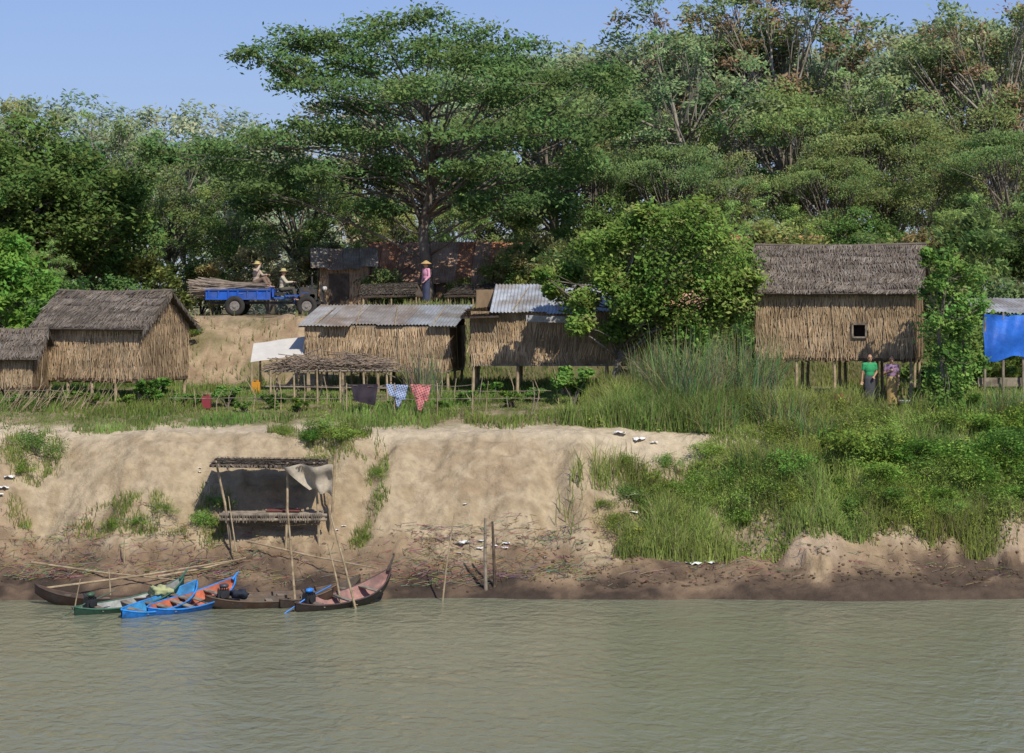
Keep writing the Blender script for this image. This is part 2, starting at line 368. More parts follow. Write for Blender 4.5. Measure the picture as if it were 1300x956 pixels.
for key,b,D,top,w in [
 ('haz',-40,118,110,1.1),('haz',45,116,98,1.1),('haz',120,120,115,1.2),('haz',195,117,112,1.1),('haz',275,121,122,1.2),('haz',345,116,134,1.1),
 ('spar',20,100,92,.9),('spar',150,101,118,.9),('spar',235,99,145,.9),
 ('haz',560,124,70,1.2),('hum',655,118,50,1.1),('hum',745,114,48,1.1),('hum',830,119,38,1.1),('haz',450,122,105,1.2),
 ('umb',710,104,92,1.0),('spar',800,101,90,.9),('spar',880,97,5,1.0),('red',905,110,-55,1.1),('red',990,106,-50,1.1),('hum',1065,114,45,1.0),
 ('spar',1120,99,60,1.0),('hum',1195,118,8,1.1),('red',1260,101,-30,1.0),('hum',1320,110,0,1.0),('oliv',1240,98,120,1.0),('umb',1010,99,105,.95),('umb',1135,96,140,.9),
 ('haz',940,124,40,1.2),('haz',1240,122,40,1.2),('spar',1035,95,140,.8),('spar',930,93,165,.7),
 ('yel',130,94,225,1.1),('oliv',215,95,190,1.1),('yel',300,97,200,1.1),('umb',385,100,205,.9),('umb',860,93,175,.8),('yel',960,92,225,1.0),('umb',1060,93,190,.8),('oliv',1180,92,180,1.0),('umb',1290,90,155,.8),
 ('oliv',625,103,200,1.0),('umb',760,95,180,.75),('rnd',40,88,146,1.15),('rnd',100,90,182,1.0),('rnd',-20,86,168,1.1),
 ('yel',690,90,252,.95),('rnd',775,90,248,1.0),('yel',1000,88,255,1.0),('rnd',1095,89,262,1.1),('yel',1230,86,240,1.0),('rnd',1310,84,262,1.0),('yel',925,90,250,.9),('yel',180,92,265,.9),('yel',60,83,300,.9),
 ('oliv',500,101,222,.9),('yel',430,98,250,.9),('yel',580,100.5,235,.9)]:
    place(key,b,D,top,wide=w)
# main rain tree
D0=89.6; kk0=F/D0; bx=E(540,D0); bz=hz(bx,D0)
pts=[(345,82,36),(385,55,42),(430,48,50),(480,42,50),(530,40,50),(590,48,55),(640,62,45),(400,88,38),(450,80,46),(520,75,55),(600,84,55),(665,98,42),
(425,122,55),(480,130,55),(560,120,55),(640,125,55),(705,102,44),(755,108,38),(690,140,48),(400,160,50),(340,185,52),(255,188,42),(215,198,26),(460,180,52),(560,175,55),(640,180,50),(725,165,44),(775,150,34),(300,213,42),(380,215,48),(450,225,40),(635,218,46),(695,222,46),(750,205,40),(370,258,34),(660,262,38),(585,228,36),(500,215,38),(615,258,30),(465,262,30),(320,245,30),(710,262,30)]
cl=[]
for (a,b,r) in pts:
    for q in range(2):
        rr=r/kk0*R.uniform(.75,1.0)
        cl.append(((a-540)/kk0+R.uniform(-.7,.7),(-R.uniform(1.0,4.0) if q else R.uniform(-.5,4.5))*(1 if b>60 else .6),(370-b)/kk0+CH-bz+.0+R.uniform(-.3,.2),rr,rr*1.1,R.uniform(.38,.58)))
rt=root('rain_tree',(bx,D0,bz-.1),0,'spreading rain tree with flat tiered dark green canopy','tree')
tree_parts('rain_tree',rt,cl,[(0,0,0),(.05,0,1.5),(-.1,0,3.0),(.15,0,4.4),(.3,0,6.0),(.1,0,7.8)],.28,760,.2,(.15,.215,.075),NR,limb_from=(.45,1.0),lr=(.14,.24),twigs=2,asp=.45)
# mid fig tree
D1=70.6; bx=E(785,D1); bz=hz(bx,D1); k1=F/D1
cl=[]
for (a,b,r) in [(850,300,50),(800,298,38),(895,312,46),(935,345,36),(760,322,32),(722,348,22),(702,372,13),(738,385,22),(785,425,26),(852,345,50),(905,372,42),(835,405,40),(935,385,30),(735,415,16),(688,345,12),(870,415,34),(880,282,34),(820,280,26),(915,400,30),(945,362,24),(800,342,30),(775,360,26),(795,388,28),(835,375,34)]:
    for q in range(2):
        rr=r/k1*R.uniform(.78,1.0)
        cl.append(((a-785)/k1,R.uniform(-1.4,1.0),UP(b,D1)-bz+R.uniform(-.15,.15),rr,rr,rr*.72))
rt=root('fig_tree',(bx,D1,bz-.05),0,'leafy roadside tree with yellowish green leaves beside huts','tree')
tree_parts('fig_tree',rt,cl,[(0,0,0),(-.1,.05,.7),(.05,0,1.4),(.4,0,2.2),(.9,.1,3.2)],.15,860,.15,(.19,.265,.06),NR,bark=barkM,limb_from=(.35,.95),cv=.45,p2=.14,col2=(.28,.27,.09),asp=.55)
# vine covered tree by the big hut
D2=67.2; bx=E(1195,D2); bz=hz(bx,D2); k2=F/D2; cl=[]
for (a,b,r) in [(1200,330,18),(1228,355,20),(1180,360,15),(1212,385,22),(1192,415,22),(1226,425,18),(1205,455,22),(1188,490,22),(1220,495,22),(1198,520,26),(1178,325,10),(1240,392,16),(1235,460,18),(1215,345,18)]:
    for q in range(2):
        rr=r/k2*R.uniform(.8,1.05)
        cl.append(((a-1195)/k2+R.uniform(-.08,.08),R.uniform(-.5,.5),UP(b,D2)-bz,rr,rr,rr*1.1))
rt=root('vine_covered_tree',(bx,D2,bz-.05),0,'slender tree wrapped in climbing vine beside stilt hut','tree')
tree_parts('vine_covered_tree',rt,cl,[(0,0,0),(.05,0,1.2),(-.08,0,2.4),(.1,0,3.6),(.2,0,4.3)],.07,260,.12,(.18,.28,.07),NR,cv=.35,asp=.7)
# bright tree at the left
D3=75; bx=E(15,D3); bz=hz(bx,D3)
rt=root('young_tree',(bx,D3,bz),0,'bright green broad leaved young tree beside hut','tree')
tree_parts('young_tree',rt,roundc(NR,2.1,.8,5.3,22,.34),[(0,0,0),(0,0,1.2),(.1,0,2.5),(.1,0,4)],.11,520,.2,(.15,.27,.06),NR,asp=.45)
# shrubs
sh=[]
def shrub(name,label,b,D,RR,h,n,nper,size,col,cat='shrub',**k):
    x=E(b,D); rt=root(name,(x,D,hz(x,D)-.03),0,label,cat,None)
    g=G()
    cl=[]
    for i in range(n):
        a=R.uniform(0,6.28); q=R.uniform(0,.9)*RR; z=h*R.uniform(.2,.88)*(1-.3*q/RR); rr=RR*R.uniform(.2,.38)
        cl.append((q*math.cos(a),q*math.sin(a),z,rr,rr,rr*.8))
        g.tube([(0,0,0),(q*.4*math.cos(a),q*.4*math.sin(a),z*.5),(q*math.cos(a),q*math.sin(a),z)],[.03,.02,.008],5)
    ob('stem',g,barkM,parent=rt)
    V,C=clump_leaves(NR,cl,nper,size,col,**k)
    ob('foliage',quads_mesh('foliage',V,C),leafM,parent=rt)
    sh.append(rt); return rt
sA=shrub('undergrowth_shrub','olive green scrub bush growing along the embankment',140,91,1.9,2.8,13,330,.19,(.23,.28,.11))
sB=shrub('undergrowth_shrub','bright green scrub bush beside the dirt track',60,80.5,1.5,2.0,12,330,.16,(.19,.28,.085))
sC=shrub('leafy_bush','upright leafy garden bush with broad green leaves',728,69,.62,1.75,11,260,.13,(.16,.26,.065),asp=.7)
sD=shrub('riverbank_weed','low tangled green weed on the eroded bank',1010,63.6,.95,.8,14,260,.075,(.21,.32,.08),asp=.42,tight=.45,cv=.45)
sF=shrub('riverbank_weed','leggy yellow green weed on the eroded bank',1120,64.2,1.0,1.05,16,190,.095,(.26,.35,.10),asp=.3,tight=.55,cv=.45)
sG=shrub('riverbank_bush','leafy green bush spilling over the bank edge',1080,63.8,1.1,1.2,18,230,.11,(.20,.31,.075),asp=.45,tight=.45,cv=.5)
sE=shrub('dry_brush','leaning dry bamboo brush with yellowing leaves',340,90,1.6,3.6,12,230,.2,(.30,.28,.15),asp=.3)
for s_ in (sA,sE): s_['group']='scrub behind the track'
for b,D,s in [(80,92,1.1),(200,90.5,1.0),(255,92,1.0),(520,99,1.2),(690,90,1.1),(790,86,1.1),(880,85,1.1),(960,84,1.2),(1020,84,1.0),(1100,86,1.2),(1210,80,1.1),(1270,79,1.2),(1310,78,1),(10,90,1.2),(580,99,1.1),(672,90,1.0),(940,79,1),(1200,77,.9),(1240,84,1.3),(740,84,1),(480,90.3,.62),(640,89.9,.75),(590,91.2,.5)]:
    x=E(b,D); clone(sA,(x,D,hz(x,D)-.1),R.uniform(0,6.28),s*R.uniform(.9,1.1))
for b,D,s in [(30,79,1.1),(90,80,1),(130,79,1),(180,80.5,.85),(150,82,.8),(10,82.5,1.1),(880,77,1),(940,76,1),(840,78,.9),(1230,75,1.1),(1190,73.5,.8),(1290,74,1),(100,77,.8),(205,77,.5),(655,88.8,.7),(510,90.5,.4),(235,80,.5)]:
    x=E(b,D); clone(sB,(x,D,hz(x,D)-.1),R.uniform(0,6.28),s*R.uniform(.9,1.1))
for b,D,s in [(190,68.8,.8),(288,68.5,.62),(345,67.8,.5),(835,67.5,.55),(1205,66.6,.6),(1180,68,.7),(1225,67,.7),(505,68,.45),(255,68.2,.42),(1000,67,.5),(120,68.6,.42),(230,68.3,.42),(650,68.5,.5),(380,67.6,.42),(60,68,.5),(90,68.8,.45),(20,67.8,.45),(590,69,.45),(620,70.5,.55),(680,69.6,.45),(760,69.2,.5),(785,68.4,.4),(160,68.2,.4),(310,67.4,.35),(560,67.6,.35)]:
    x=E(b,D); clone(sC,(x,D,hz(x,D)-.03),R.uniform(0,6.28),s*1.1,sz=s*.9)
for b,D,s in [(270,90,.8),(310,93,.9),(385,93,.95),(420,95,1.1),(160,94,1),(700,88,1),(1170,84,1)]:
    x=E(b,D); clone(sE,(x,D,hz(x,D)-.1),R.uniform(0,6.28),s)
i=0
for b,D,s in [(760,62.6,.5),(800,63,.7),(840,63.2,.8),(880,63,.9),(925,63.6,1.0),(960,62.9,.8),(1110,62.6,1.0),(1190,63.3,1.0),(1060,64,1.0),(1215,63,1),(1280,63.6,.8),(1100,65.2,1.0),(900,64.8,.8),(990,65,.9),(850,64.3,.5),(45,64,.7),(30,63.4,.5),(410,64.6,.75),(440,64.3,.7),(400,63.6,.6),(265,62.2,.5),(280,62.5,.5),(180,61.8,.45),(210,62,.4),(140,61.8,.35),(480,63.3,.4),(460,61.9,.35),(360,64.5,.4),(790,64,.5),(1080,62.3,.7),(1125,62,.7),(1175,61.9,.7),(1210,62.2,.7),(780,62.2,.5),(870,62.3,.7),(1000,62.6,.7),(1035,62.5,.6),(1260,62.7,.8)]:
    x=E(b,D); i+=1; clone(sD if i%2 else sF,(x,D,hz(x,D)-.08),R.uniform(0,6.28),s*R.uniform(.85,1.15),sz=s*R.uniform(.6,1.05))
for b,D,s in [(1120,63.2,.9),(1150,64.2,1.0),(1175,62.6,.8),(1210,64,1.0),(1240,63.6,.9),(1270,64.6,1.0),(1300,64,.9),(1190,65.4,.8),(1245,65.6,.9),(1295,65.8,.9),(1130,62.3,.7),(1155,61.9,.6),(1200,62.1,.6),(1050,63.2,.6),(940,62.6,.6),(900,63.6,.6),(970,64.2,.6),(830,62.8,.5),(400,64.3,.45),(1310,62.7,.7)]:
    x=E(b,D); clone(sG,(x,D,hz(x,D)-.12),R.uniform(0,6.28),s*R.uniform(.85,1.15),sz=s*R.uniform(.6,.95))
# grass (uncountable)
def blades(P,h,w,C,rng,lean=.35):
    n=len(P); a=rng.uniform(0,6.283,n); dr=np.stack([np.cos(a),np.sin(a),0*a],1)
    b=rng.uniform(0,6.283,n); wd=np.stack([np.cos(b),np.sin(b)*.4,0*b],1)*(w/2)[:,None]
    l=rng.uniform(.1,1,n)*lean
    m=P+dr*(h*l*.3)[:,None]; m[:,2]+=h*.6
    t=P+dr*(h*l)[:,None]; t[:,2]+=h*(1-.35*l)
    q1=np.stack([P-wd,P+wd,m+wd*.75,m-wd*.75],1); q2=np.stack([m-wd*.75,m+wd*.75,t+wd*.1,t-wd*.1],1)
    return np.concatenate([q1,q2]).reshape(-1,3),np.concatenate([C,C])
rng=NR
def field(x0,x1,y0,y1,n,mask,hf,w,col,lean=.35,dry=.12):
    x=rng.uniform(x0,x1,n); y=rng.uniform(y0,y1,n); m=mask(x,y)>rng.random(n); x=x[m];y=y[m]; n=len(x)
    z=H(x,y)-.02
    cn=fbm(x*.9,y*.9,3,55); c2=fbm(x*.35,y*.5,3,56)
    C=np.array(col)[None,:]*(.45+1.1*cn)[:,None]*rng.uniform(.7,1.3,n)[:,None]
    C[:,0]*=(.75+.6*c2)
    d=rng.random(n)<dry; C[d]=np.array((.36,.30,.17))*rng.uniform(.6,1.2,d.sum())[:,None]
    h=hf(x,y)*rng.uniform(.45,1.25,n)
    return blades(np.stack([x,y,z],1),h,np.full(n,w)*rng.uniform(.7,1.3,n),C,rng,lean)
def s_of(x,y): return y-WL(x)
def pth(x,y): return np.exp(-((x-10.9-.25*(68-y))/.75)**4)*sm(y,64.8,65.6)   # bare footpath to the big hut
def mR(x,y):
    s=s_of(x,y); nn=fbm(x*.8,y*.8,3,66)
    edge=1.7+4.0*sm(s,4.4,5.6)*(1-sm(s,6.2,6.8))
    m=sm(x+(nn-.5)*3.4,edge,edge+.9)*sm(s+(nn-.5)*1.6,1.8,2.3)*(.35+.65*sm(nn,.3,.5))
    return m*(1-.9*np.clip(clay_m(x),0,1)*(1-sm(s,2.0,2.6)))*(1-.92*pth(x,y))
A1=field(1,18,61,69,125000,mR,lambda x,y:(.25+.75*sm(fbm(x*.6,y*.6,3,67),.35,.7))*(1-.25*sm(x,8,10)),.024,(.25,.345,.095),lean=.75,dry=.12)
def mT(x,y):
    s=s_of(x,y); nn=fbm(x*.7,y*.7,3,68); return sm(s+(nn-.5)*1.6,6.4,7.0)*sm(nn,.28,.5)*(1-.45*sm(y,68.5,69.5)*(1-sm(x,-8,-7)))*(1-.95*pth(x,y))*(1-.8*sm(y,68.8,69.6)*sm(x,9,10))
A2=field(-18,18,65,78,130000,mT,lambda x,y:.09+.26*sm(fbm(x*.5,y*.5,2,69),.4,.65)+.08*sm(x,0,6),.028,(.19,.28,.07),lean=.65,dry=.13)
def mL(x,y):
    s=s_of(x,y); m=0*x
    for (b,yy,rx,ry) in [(40,63.9,.85,.9),(435,64.3,1.1,.8),(170,61.9,1.7,.45),(270,62.3,.5,.7),(465,61.9,.5,.35),(140,64.8,1.2,.3),(480,63,.4,.8),(25,62.3,.4,.3),(360,64.8,.5,.4)]:
        m=np.maximum(m,1-sm(((x-E(b,yy))/rx)**2+((y-yy)/ry)**2,.3,1.3))
    return m*sm(fbm(x*2,y*2,2,71),.3,.5)
A3=field(-18,0,61,66,70000,mL,lambda x,y:.27+0*x,.022,(.21,.29,.08),lean=.7,dry=.14)
def mE(x,y):
    nn=fbm(x*.7,y*.7,3,70); bare=sm(x,-12.4,-11.6)*(1-sm(x,-6.5,-5.5)); return sm(nn,.3,.55)*(1-bare*.93)
A4=field(-22,22,77,82,60000,mE,lambda x,y:.3+0*x,.035,(.2,.25,.08),dry=.25)
for nm,A in (('riverbank_grass',A1),('terrace_grass',A2),('bank_tuft_grass',A3),('embankment_grass',A4)):
    ob(nm,quads_mesh(nm,*A),grassM,kind='stuff',label='green grass and weeds growing on the sandy bank',cat='grass')
n=70000; x=rng.uniform(2,18,n); y=rng.uniform(61,67.5,n); nn=fbm(x*1.3+9,y*1.3,3,161); m=(mR(x,y)*(sm(nn,.44,.6)))>rng.random(n); x=x[m];y=y[m];nn=nn[m]
hh=rng.uniform(0,1,len(x))**.8*(nn-.40)*1.7; z=H(x,y)+hh
C=np.array((.20,.30,.075))[None,:]*(.5+1.0*fbm(x*3,y*3,2,163))[:,None]*rng.uniform(.7,1.3,len(x))[:,None]; C[:,0]*=.7+.7*fbm(x,y,2,164)
V_,C_=leaf_quads(np.stack([x,y-.3*hh,z],1),.09,C,rng,.5,.5)
ob('riverbank_creeper',quads_mesh('riverbank_creeper',V_,C_),leafM,kind='stuff',label='leafy creeper sprawling down the grassy bank',cat='creeper')
# far wood mass
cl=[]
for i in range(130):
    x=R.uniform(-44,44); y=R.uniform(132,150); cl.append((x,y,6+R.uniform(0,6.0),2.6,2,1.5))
V,C=clump_leaves(NR,cl,270,.45,(.36,.40,.35))  # pale grey leaf colour has the distance haze painted in
ob('distant_woodland',quads_mesh('distant_woodland',V,C),leafM,kind='stuff',label='dense woodland behind village trees, haze painted into leaf colour',cat='woodland')
# reeds
def reed(b,D,RR,h,n,label,col,ll=.7):
    x=E(b,D); z=hz(x,D); rt=root('reed_clump',(x,D,z-.03),0,label,'reeds','tall reeds beside the huts')
    g=G()
    for i in range(n):
        a=R.uniform(0,6.28); q=RR*.55*math.sqrt(R.random()); px,py=q*math.cos(a),q*math.sin(a)
        a2=a+R.uniform(-1.4,1.4); hh=h*R.uniform(.4,1.1)*(1-.3*q/RR); ln=(R.random()**1.4)*RR*ll+.08; w=R.uniform(.010,.020)
        wd=Vector((math.cos(a2+1.57+R.uniform(-1,1)),math.sin(a2+1.57)*.5,0)).normalized()
        c=[v*R.uniform(.6,1.35) for v in col]
        if R.random()<.18: c=[.40,.34,.2]
        K=6; vs=[]
        for k in range(K+1):
            t=k/K; r_=ln*t**1.9; zz=hh*(t-.3*(ln/RR)*t**4*1.6); ww=w*(1-t*.9)
            cpt=Vector((px+r_*math.cos(a2),py+r_*math.sin(a2),zz)); vs+= [cpt-wd*ww,cpt+wd*ww]
        g.add(vs,[(2*k,2*k+1,2*k+3,2*k+2) for k in range(K)],tuple(c))
    ob('reed_leaves',g,grassM,parent=rt)
reed(870,67.6,1.9,3.0,700,'tall arching green reed clump beside huts',(.26,.34,.15),.95)
reed(945,68.4,1.9,2.8,700,'tall arching green reed clump beside huts',(.25,.33,.14),.95)
reed(828,68.8,1.2,2.4,400,'tall arching green reed clump beside huts',(.24,.32,.13),.9)
reed(1270,66.8,1.2,1.4,400,'short green reed clump beside tarpaulin shelter',(.23,.32,.11))
reed(990,66.2,1.5,1.4,450,'tall green grass clump at bank top',(.24,.33,.11))
reed(905,65.8,1.3,1.2,380,'tall green grass clump at bank top',(.24,.33,.11))
reed(1030,65.0,1.3,.9,380,'tall green grass clump at bank top',(.24,.33,.11))
reed(960,63.9,1.2,1.0,380,'tall green grass clump at bank top',(.24,.33,.11))
reed(535,72,1.0,1.9,240,'thin dry reeds growing behind the fence',(.28,.29,.18))
# ---------------------------------------------------------------- thatch
TW=[(1,1,1),(1,1,1),(1.08,1.02,.95),(.84,.8,.78),(1.14,1.14,1.1),(.78,.71,.66),(.98,1.02,1.08)]
def thatch(g,p0,u,v,n,W,Ht,row,col,clip=None,w=.055,shag=.05,cv=.35,seed=0,over=1.45,skew=.05):
    u=Vector(u).normalized(); v=Vector(v).normalized(); n=Vector(n).normalized(); p0=Vector(p0)
    rows=max(1,int(round(Ht/row))); row=Ht/rows
    for i in range(rows):
        rowf=R.uniform(.84,1.12); ph=R.uniform(0,9); bias=R.uniform(-.04,.04)
        x=0
        while x<W:
            ww=w*R.uniform(.6,1.5); a=x+R.uniform(-.01,.01); b=min(a+ww,W+.02); x+=ww*.62
            t0=i*row-.02+.045*math.sin(x*2.3+ph)*(i>0)
            if clip and not clip((a+b)/2,t0+row*.5): continue
            Lr=row*over*R.uniform(.65,1.25)
            if i==rows-1: Lr=row*R.uniform(.8,1.4)
            o0=.012+R.uniform(0,.012); o1=.02+shag*R.uniform(.2,1.3)
            sk=R.gauss(bias+.05*math.sin(x*1.7+ph),skew)
            A=p0+u*a+v*t0+n*o0; B=p0+u*b+v*t0+n*o0
            Cc=p0+u*(b+sk-ww*.3)+v*(t0+Lr)+n*o1; Dd=p0+u*(a+sk+ww*.3)+v*(t0+Lr*R.uniform(.9,1))+n*o1
            f=rowf*R.uniform(1-cv,1+cv)*(.82+.36*math.sin(x*1.1+ph*2+i)**2); tw=R.choice(TW)
            cc=(col[0]*f*tw[0],col[1]*f*tw[1],col[2]*f*tw[2]); o=len(g.v)
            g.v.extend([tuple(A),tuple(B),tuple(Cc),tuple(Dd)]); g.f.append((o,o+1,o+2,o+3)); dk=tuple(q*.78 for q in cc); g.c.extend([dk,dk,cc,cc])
WALL=(.47,.345,.215); ROOF=(.215,.185,.155)
def wallpanel(g,p0,u,n,W,Ht,col=WALL,clip=None,hole=None,gable=None,battens=True,row=.3):
    """p0 top-left, u along, down -z"""
    u=Vector(u).normalized(); n=Vector(n).normalized(); p0=Vector(p0); dn=Vector((0,0,-1))
    ang=math.atan2(u.y,u.x); rot=Matrix.Rotation(ang,3,'Z')
    dk=(.28,.20,.125)
    def bx(a,b,c,d): # a..b along, c..d down
        if b-a<.01 or d-c<.01: return
        cc=p0+u*((a+b)/2)+dn*((c+d)/2)-n*.03
        g.box(cc,(b-a,.05,d-c),rot,dk)
    if hole:
        a,b,c,d=hole; bx(0,a,0,Ht); bx(b,W,0,Ht); bx(a,b,0,c); bx(a,b,d,Ht)
        cl=lambda s,t:(not(a-.02<s<b+.02 and c-.25<t<d+.02)) and (clip is None or clip(s,t))
    else: bx(0,W,0,Ht); cl=clip
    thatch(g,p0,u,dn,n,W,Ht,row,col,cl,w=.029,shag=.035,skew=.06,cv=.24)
    if gable: # triangle above
        hg,xr=gable
        g.add([p0,p0+u*W,p0+u*xr+Vector((0,0,hg))],[(0,1,2)],dk)
        def gc(s,t):
            hh=hg-t; lim=(s/xr if s<xr else (W-s)/(W-xr))*hg; return hh<lim
        thatch(g,p0+Vector((0,0,hg)),u,dn,n,W,hg,.26,col,gc,w=.029,shag=.04,skew=.065,cv=.26)
    if battens:
        k=int(W/.9)
        for i in range(1,k+1):
            s=W*i/(k+1)+R.uniform(-.1,.1)
            if hole and hole[0]-.1<s<hole[1]+.1: continue
            g.cyl(p0+u*s+n*.075+dn*.05,p0+u*(s+R.uniform(-.3,.3))+n*.075+dn*(Ht-.02),.010,.010,5,(.40,.31,.20))
def slope(g,e0,e1,r0,r1,n,col=ROOF,row=.2):
    e0,e1,r0,r1=map(Vector,(e0,e1,r0,r1)); u=(r1-r0); W=u.length; v=e0-r0; Ht=v.length; n=Vector(n).normalized()
    off=n*.05
    g.add([e0,e1,r1,r0,e0-off,e1-off,r1-off,r0-off],[(0,1,2,3),(4,7,6,5),(0,4,5,1),(1,5,6,2),(2,6,7,3),(3,7,4,0)],(.1,.08,.065))
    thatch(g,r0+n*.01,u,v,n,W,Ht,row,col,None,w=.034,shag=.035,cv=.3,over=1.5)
def hut(name,label,cx,cy,yaw,w,d,zf,ze,zr,over=.3,hole=None,roofcol=ROOF,wallcol=WALL,stilts=(5,3)):
    gz=hz(cx,cy); rt=root(name,(cx,cy,gz),yaw,label,'hut')
    hw,hd=w/2,d/2; F_=zf-gz; T=ze-gz; Rg=zr-gz
    for nm,p0,u,n,W,kw in (('wall',(-hw,-hd,T),(1,0,0),(0,-1,0),w,dict(hole=hole)),('wall',(hw,hd,T),(-1,0,0),(0,1,0),w,{}),
          ('wall',(hw,-hd,T),(0,1,0),(1,0,0),d,dict(gable=(Rg-T-.05,d/2))),('wall',(-hw,hd,T),(0,-1,0),(-1,0,0),d,dict(gable=(Rg-T-.05,d/2)))):
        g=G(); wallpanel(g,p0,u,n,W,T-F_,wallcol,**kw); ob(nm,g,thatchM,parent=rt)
    g=G(); ov=over; sl=(Rg-T)/hd; ez=T-ov*sl*.9
    nf=Vector((0,-(Rg-T),hd)).normalized(); nb=Vector((0,(Rg-T),hd)).normalized()
    X0=-hw-ov*.8; X1=hw+ov*.8
    slope(g,(X0,-hd-ov,ez+.05),(X1,-hd-ov,ez+.05),(X0,0,Rg+.05),(X1,0,Rg+.05),nf,roofcol)
    slope(g,(X1,hd+ov,ez+.05),(X0,hd+ov,ez+.05),(X1,0,Rg+.05),(X0,0,Rg+.05),nb,roofcol)
    g.tube([(X0,0,Rg+.09),(-hw*.5,0,Rg+.05),(0,0,Rg+.03),(hw*.5,0,Rg+.06),(X1,0,Rg+.09)],.055,6,(.15,.125,.10))
    for i in range(9):
        x=X0+(X1-X0)*(i+.5)/9; g.cyl((x,-.35,Rg-.35*sl+.1),(x,.03,Rg+.14),.014,.014,5,(.2,.16,.12))
    for xx,sx in ((X1,1),(X0,-1)):
        for sy in (-1,1):
            p=Vector((xx,0,Rg+.05)); vdir=Vector((0,sy*(hd+ov),-(Rg-ez))); 
            thatch(g,p,vdir,(0,0,-1),(sx,0,0),vdir.length,.16,.16,roofcol,w=.045,shag=.03)
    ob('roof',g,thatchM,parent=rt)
    g=G(); g.box((0,0,F_-.05),(w-.02,d-.02,.08),None,(.12,.085,.055))
    for i in range(8): g.cyl((-hw+w*(i+.5)/8,-hd-.08,F_-.11),(-hw+w*(i+.5)/8,hd+.05,F_-.11),.03,.03,6,(.2,.15,.1))
    ob('floor',g,thatchM,parent=rt)
    for i in range(stilts[0]):
        for j in range(stilts[1]):
            x=-hw+.08+(w-.16)*i/(stilts[0]-1); y=-hd+.08+(d-.16)*j/(stilts[1]-1)
            wx=cx+x*math.cos(yaw)-y*math.sin(yaw); wy=cy+x*math.sin(yaw)+y*math.cos(yaw)
            g=G(); g.tube([(x+R.uniform(-.05,.05),y,hz(wx,wy)-gz-.15),(x+R.uniform(-.02,.02),y,F_*.5),(x,y,F_-.09)],[.055,.05,.045],7)
            ob('stilt',g,bambooM,parent=rt)
    if hole:
        a,b,c,dd=hole; g=G(); yy=-hd-.07
        for (x0,z0,x1,z1) in ((a,c,b,c),(a,dd,b,dd),(a,c,a,dd),(b,c,b,dd)):
            g.box((-hw+(x0+x1)/2,yy,T-(z0+z1)/2),(abs(x1-x0)+.05,.05,abs(z1-z0)+.05),None)
        wd=ob('window',None,parent=rt); 
        ob('window_frame',g,greyBam,parent=wd)
        g=G(); g.box((-hw+(a+b)/2,-hd+.35,T-(c+dd)/2),(b-a+.5,.02,dd-c+.5),None); ob('window_shade_panel',g,interior,parent=wd)  # dark sheet added as painted shade of the room behind the opening
    return rt
hut('stilt_hut','palm thatch stilt hut with grey thatched gable roof',E(146,71.3),71.3,math.radians(-21),3.5,2.9,5.24,6.85,7.8,stilts=(5,3))
hut('stilt_hut','tall thatched stilt hut with small square window',E(1066,71.3),71.3,math.radians(-15),4.75,2.9,5.85,7.98,9.22,over=.32,hole=(2.95,3.35,1.1,1.5))
hut('thatched_shed','small low thatched shed joined to a hut',E(22,70.0),70.0,math.radians(-8),1.5,1.5,5.0,6.0,6.65,over=.28,stilts=(2,2),wallcol=(.43,.32,.20))
# corrugated roof
def corr(g,o,u,v,W,Ln,n,sheet=.85,amp=.018,per=.11,cols=None,jit=.02):
    o=Vector(o);u=Vector(u).normalized();v=Vector(v).normalized();n=Vector(n).normalized()
    ns=max(1,int(round(W/sheet))); sw=W/ns
    for s in range(ns):
        f=R.uniform(.8,1.12); base=R.choice(cols); col=tuple(b*f for b in base)
        k=int(sw*1.06/per*6); vs=[];fs=[]; dz=R.uniform(0,jit); L2=Ln*R.uniform(.93,1.06); tl=R.uniform(-.02,.02)
        for i in range(k+1):
            x=sw*1.06*i/k; h=amp*math.sin(2*math.pi*x/per)+dz+.006*(s%2)
            q=u*(s*sw+x)+n*h
            vs+= [o+q,o+q+v*(L2*.5)+n*tl,o+q+v*L2]
        for i in range(k): fs+=[(3*i,3*i+3,3*i+4,3*i+1),(3*i+1,3*i+4,3*i+5,3*i+2)]
        g.add(vs,fs,col)
GREYS=[(.33,.34,.35),(.38,.39,.40),(.29,.30,.30),(.34,.325,.31),(.29,.26,.235)]
BRIGHT=[(.42,.44,.46),(.38,.395,.41),(.45,.465,.48)]
PALES=[(.50,.51,.52),(.44,.45,.45),(.55,.55,.54)]
